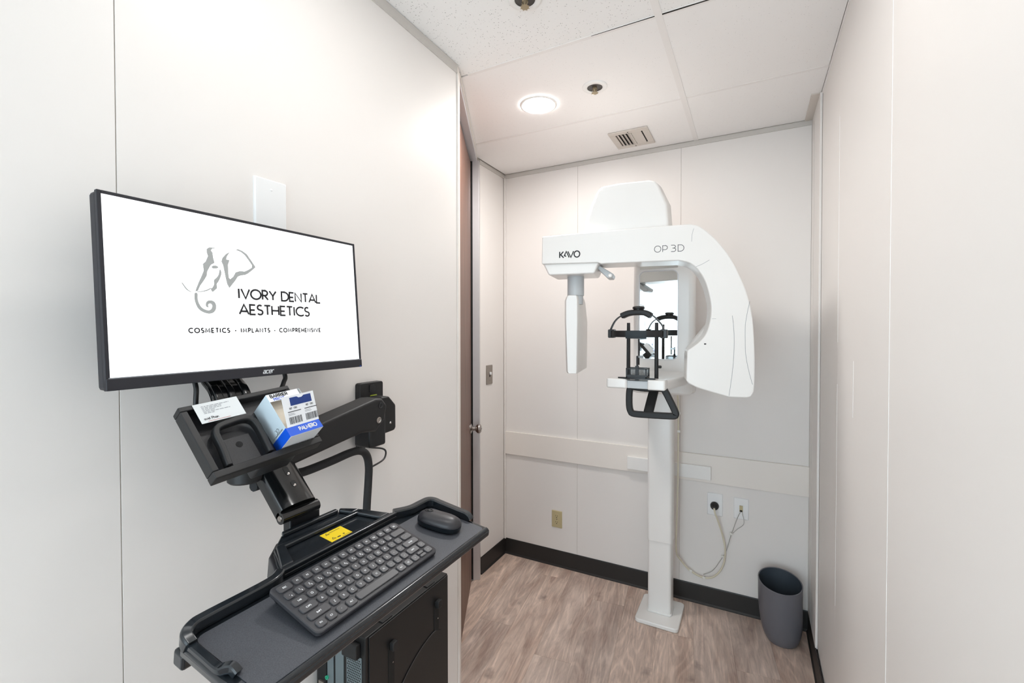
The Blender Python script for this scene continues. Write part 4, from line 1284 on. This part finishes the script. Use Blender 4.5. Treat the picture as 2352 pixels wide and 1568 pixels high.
shapes = dict(
    forehead=[(-0.086, 0.0948), (-0.093, 0.0955), (-0.1008, 0.0946), (-0.1051, 0.0907), (-0.1052, 0.0837), (-0.1034, 0.0773), (-0.1084, 0.0659), (-0.1135, 0.0609), (-0.1125, 0.0481), (-0.1162, 0.0391), (-0.1223, 0.0257), (-0.1271, 0.014), (-0.1296, 0.0067), (-0.1248, 0.0085), (-0.1202, 0.0188), (-0.113, 0.0294), (-0.1076, 0.0386), (-0.1061, 0.0474), (-0.1005, 0.0582), (-0.0982, 0.0614), (-0.0918, 0.0657), (-0.094, 0.0766), (-0.0944, 0.0853), (-0.0975, 0.0892), (-0.0945, 0.0932)],
    eye=[(-0.0972, 0.058), (-0.0935, 0.0602), (-0.0879, 0.0603), (-0.0849, 0.0577), (-0.0881, 0.0553), (-0.0938, 0.0543), (-0.0968, 0.0551)],
    cheek=[(-0.0822, 0.0545), (-0.0797, 0.0482), (-0.0813, 0.0404), (-0.0858, 0.0304), (-0.0898, 0.0242), (-0.0894, 0.0169), (-0.0933, 0.0128), (-0.0985, 0.0083), (-0.1015, 0.0145), (-0.0987, 0.0162), (-0.0946, 0.0238), (-0.0948, 0.0311), (-0.0891, 0.0375), (-0.0851, 0.0438)],
    ear=[(-0.0605, 0.0921), (-0.0691, 0.086), (-0.0763, 0.0775), (-0.0785, 0.0698), (-0.0754, 0.0627), (-0.0739, 0.0524), (-0.0718, 0.0377), (-0.0696, 0.0259), (-0.0656, 0.0184), (-0.0591, 0.0268), (-0.0526, 0.035), (-0.0476, 0.0431), (-0.0412, 0.0462), (-0.0317, 0.0484), (-0.0251, 0.0523), (-0.0166, 0.0595), (-0.0083, 0.0671), (-0.0155, 0.0779), (-0.0259, 0.0922), (-0.0351, 0.0978), (-0.0443, 0.1001), (-0.049, 0.0981), (-0.0384, 0.0951), (-0.0308, 0.09), (-0.0219, 0.0787), (-0.016, 0.07), (-0.0169, 0.0651), (-0.0247, 0.0595), (-0.0329, 0.0552), (-0.0422, 0.0554), (-0.0517, 0.0513), (-0.0567, 0.0422), (-0.0631, 0.0364), (-0.0658, 0.0398), (-0.0661, 0.0503), (-0.0659, 0.0654), (-0.0624, 0.0749), (-0.0688, 0.0755), (-0.0673, 0.0818)],
    tusk_tip=[(-0.1522, 0.0216), (-0.1498, 0.0205), (-0.1451, 0.0134), (-0.1403, 0.0082), (-0.1341, 0.005), (-0.1404, 0.0065), (-0.1458, 0.0106), (-0.1499, 0.0171)],
    tusk=[(-0.1261, 0.0075), (-0.1168, 0.0088), (-0.1071, 0.0126), (-0.102, 0.0159), (-0.1016, 0.0139), (-0.1086, 0.0096), (-0.1168, 0.0073), (-0.1254, 0.0064)],
    trunk=[(-0.1307, 0.0038), (-0.1314, -0.0047), (-0.1306, -0.0131), (-0.1265, -0.0242), (-0.1189, -0.031), (-0.1083, -0.0341), (-0.0999, -0.0324), (-0.0946, -0.0265), (-0.093, -0.0185), (-0.0959, -0.0108), (-0.1027, -0.0082), (-0.1091, -0.01), (-0.1121, -0.0156), (-0.1113, -0.0207), (-0.1071, -0.0223), (-0.1079, -0.0183), (-0.1067, -0.0153), (-0.1031, -0.0146), (-0.1005, -0.018), (-0.1017, -0.0238), (-0.1065, -0.0277), (-0.1133, -0.0265), (-0.1198, -0.0225), (-0.1244, -0.0142), (-0.126, -0.0058), (-0.1258, 0.0036)],
)
bm = NB()
for k, pts in shapes.items():
    pp = [(p.x, p.y) for p in curve([V((a, b, 0)) for a, b in pts], 3, closed=True)] if k not in ('ear', 'forehead') else pts
    vs = [bm.verts.new(DFm(a, b, SO)) for a, b in pp]
    for tri in tessellate_polygon([[V((a, b, 0)) for a, b in pp]]):
        bm.faces.new([vs[i] for i in tri])
obj('elephant_logo', bm, 'logo', scr, smooth=0)
for w_, x_, y_, h_, st_, wd_, tr_ in (('IVORY DENTAL', -.0480, -.0008, .0195, .0039, .2010, .06), ('AESTHETICS', -.0478, -.0332, .0198, .0039, .1680, .06),
                                    ('COSMETICS - IMPLANTS - COMPREHENSIVE', -.1440, -.0704, .0082, .0022, .2915, .28)):
    bm = NB()
    text(bm, w_, DFm, x_, y_, h_, st_, width=wd_, track=tr_, off=SO)
    obj('screen_lettering', bm, 'ink', scr)
bm = NB()
s = .0016
def ac(pts, dx): return [(-.0068 + dx + p[0] * .0062 + p[1] * .0012, -.1578 + p[1] * .0062) for p in pts]
ribbon(bm, ac([(0.05, 1), (.8, 1), (.8, 0), (.1, 0), (0, .25), (.1, .5), (.8, .5)], 0), s, DFm, .0026)
ribbon(bm, ac([(.85, 1), (.2, 1), (0, .75), (0, .2), (.2, 0), (.85, 0)], .0066), s, DFm, .0026)
ribbon(bm, ac([(0, .5), (.85, .5), (.85, 1), (.15, 1), (0, .8), (0, .2), (.15, 0), (.8, 0)], .0130), s, DFm, .0026)
ribbon(bm, ac([(0, 0), (0, .8), (.2, 1), (.7, 1)], .0196), s, DFm, .0026)
obj('maker_lettering', bm, 'inkwhite', mo)
obj('power_led', bx(.2615, .2655, -hh + .0005, -hh + .0020, .0018, .0026, DFm), 'blue', mo)

# cables
def cable(name, label, pts, r, m='wire', group=None):
    t = thing(name, label, 'cable', pts[-1], group=group)
    obj('sheath', tb(curve(pts, 7), r, 10), m, t, smooth=60)
    return t
cable('monitor_cable', 'black cable dropping from the monitor left of the curved riser', [(-.974, .494, 1.50), (-.965, .494, 1.455), (-.957, .494, 1.432), (-.955, .492, 1.405), (-.957, .494, 1.36), (-.965, .515, 1.31)], .0045, group='monitor cables')
cable('monitor_cable', 'black cable dropping from the monitor behind the carton', [(-.975, .668, 1.50), (-.955, .682, 1.445), (-.952, .677, 1.425), (-.950, .664, 1.400), (-.955, .656, 1.37), (-.960, .650, 1.335)], .0050, group='monitor cables')
cable('cable_sleeve', 'thick black cable sleeve from under the arm down behind the tray', [(-.955, .605, 1.207), (-.965, .66, 1.205), (-.970, .703, 1.203), (-.970, .745, 1.199), (-.970, .823, 1.204), (-.970, .890, 1.2105), (-.971, .927, 1.206), (-.973, .950, 1.187), (-.973, .958, 1.155), (-.973, .956, 1.11), (-.972, .948, 1.03), (-.970, .945, .95), (-.965, .95, .85), (-.955, .955, .778)], .0112, 'rubber')
cable('cord_loop', 'thin black cord loop hanging under the wall plate', [(-1.036, 1.030, 1.184), (-1.020, 1.060, 1.176), (-1.010, 1.066, 1.165), (-1.0, 1.045, 1.148), (-.985, .985, 1.145), (-.974, .960, 1.150)], .0028)

# computer hung on the wall below
PX, PZ0, PZ1, PY0, PY1 = -.850, .385, .7755, .822, 1.168
ps = thing('computer', 'black desktop computer strapped to the wall under the keyboard tray', 'computer', (-.945, 1.0, PZ0))
case = obj('case', bx(-1.030, PX, PY0, PY1, PZ0, PZ1), 'pc', ps, bev=.003)
obj('side_panel', bx(PX, PX + .004, PY0 + .010, PY1 - .004, PZ0 + .004, PZ1 - .003), 'pc', ps, bev=.0015)
for y in (.905, 1.090):
    obj('strap', bx(-1.036, PX - .004, y - .018, y + .018, PZ1, PZ1 + .003), 'blacksatin', ps, bev=.001)
PFx = Fr((PX + .004, 0, 0), (0, 1, 0), (0, 0, 1), (1, 0, 0))
for y, z in ((1.103, .713), (.908, .706)):
    obj('groove', bx(y - .010, y + .012, z - .16, z + .008, 0, .0012, PFx), 'pcdark', ps)
    bm = NB(); prism(bm, rrect(y - .006, y + .014, z - .010, z + .012, .004), .0, .014, PFx)
    lk = obj('latch', bm, 'blacksatin', ps, bev=.003)
    obj('latch_pin', lz([(.0022, 0), (.0022, .003), (.0005, .0035)], 8, Fr(PFx(y + .004, z - .045, .0012), PFx.x, PFx.y, PFx.z), cap=False), 'steel', lk)
bm = NB()
ap = [(p.x, p.y) for p in curve([V((a, b, 0)) for a, b in ((.930, .545), (.949, .573), (.985, .600), (1.03, .622), (1.075, .634), (1.100, .634))], 5)]
ribbon(bm, ap, .0024, PFx, .0022)
obj('badge_edge', bm, 'inkgrey', ps)
bm = NB(); prism(bm, ap + [(1.125, .622), (1.135, .58), (1.135, .45), (.930, .45)], 0, .0018, PFx)
obj('badge_panel', bm, 'pc', ps)
PR = Fr((0, PY0, 0), (1, 0, 0), (0, 0, 1), (0, -1, 0))
obj('grille_plate', bx(-.915, -.862, .50, .722, 0, .0015, PR), 'pcgrey', ps)
bm = NB()
for i in range(9):
    for j in range(34):
        x, z = -.911 + i * .0056 + (.0028 if j % 2 else 0), .508 + j * .0062
        if x < -.866:
            prism(bm, arc(x, z, .0020, .0020, 0, 300, 5), .0015, .0017, PR)
g = obj('grille_holes', bm, 'pcdark', ps); g['kind'] = 'stuff'
obj('top_latch', bx(-.918, -.866, .722, .760, 0, .016, PR), 'blacksatin', ps, bev=.003)
obj('card_bracket', bx(-.955, -.925, .46, .748, 0, .002, PR), 'pcgrey', ps)
obj('card_bracket', bx(-.985, -.962, .46, .735, 0, .002, PR), 'pcgrey', ps)
obj('port_plate', bx(-1.022, -.990, .42, .700, 0, .0015, PR), 'pcdark', ps)
obj('audio_jack', lz([(.005, 0), (.005, .004), (.0025, .004), (.0025, .001), (.0003, .001)], 14, Fr(PR(-.985, .632, .002), PR.x, PR.y, PR.z), cap=False), 'jackgreen', ps)
for z in (.52, .56, .60):
    obj('port', bx(-1.015, -.997, z, z + .016, .0015, .006, PR), 'steelplate', ps)
obj('wall_shelf', bx(XL, -.86, .86, 1.13, PZ0 - .004, PZ0), 'blacksatin', ps)
obj('wall_cleat', bx(XL, -1.028, .86, 1.13, PZ0, .74), 'blacksatin', ps)
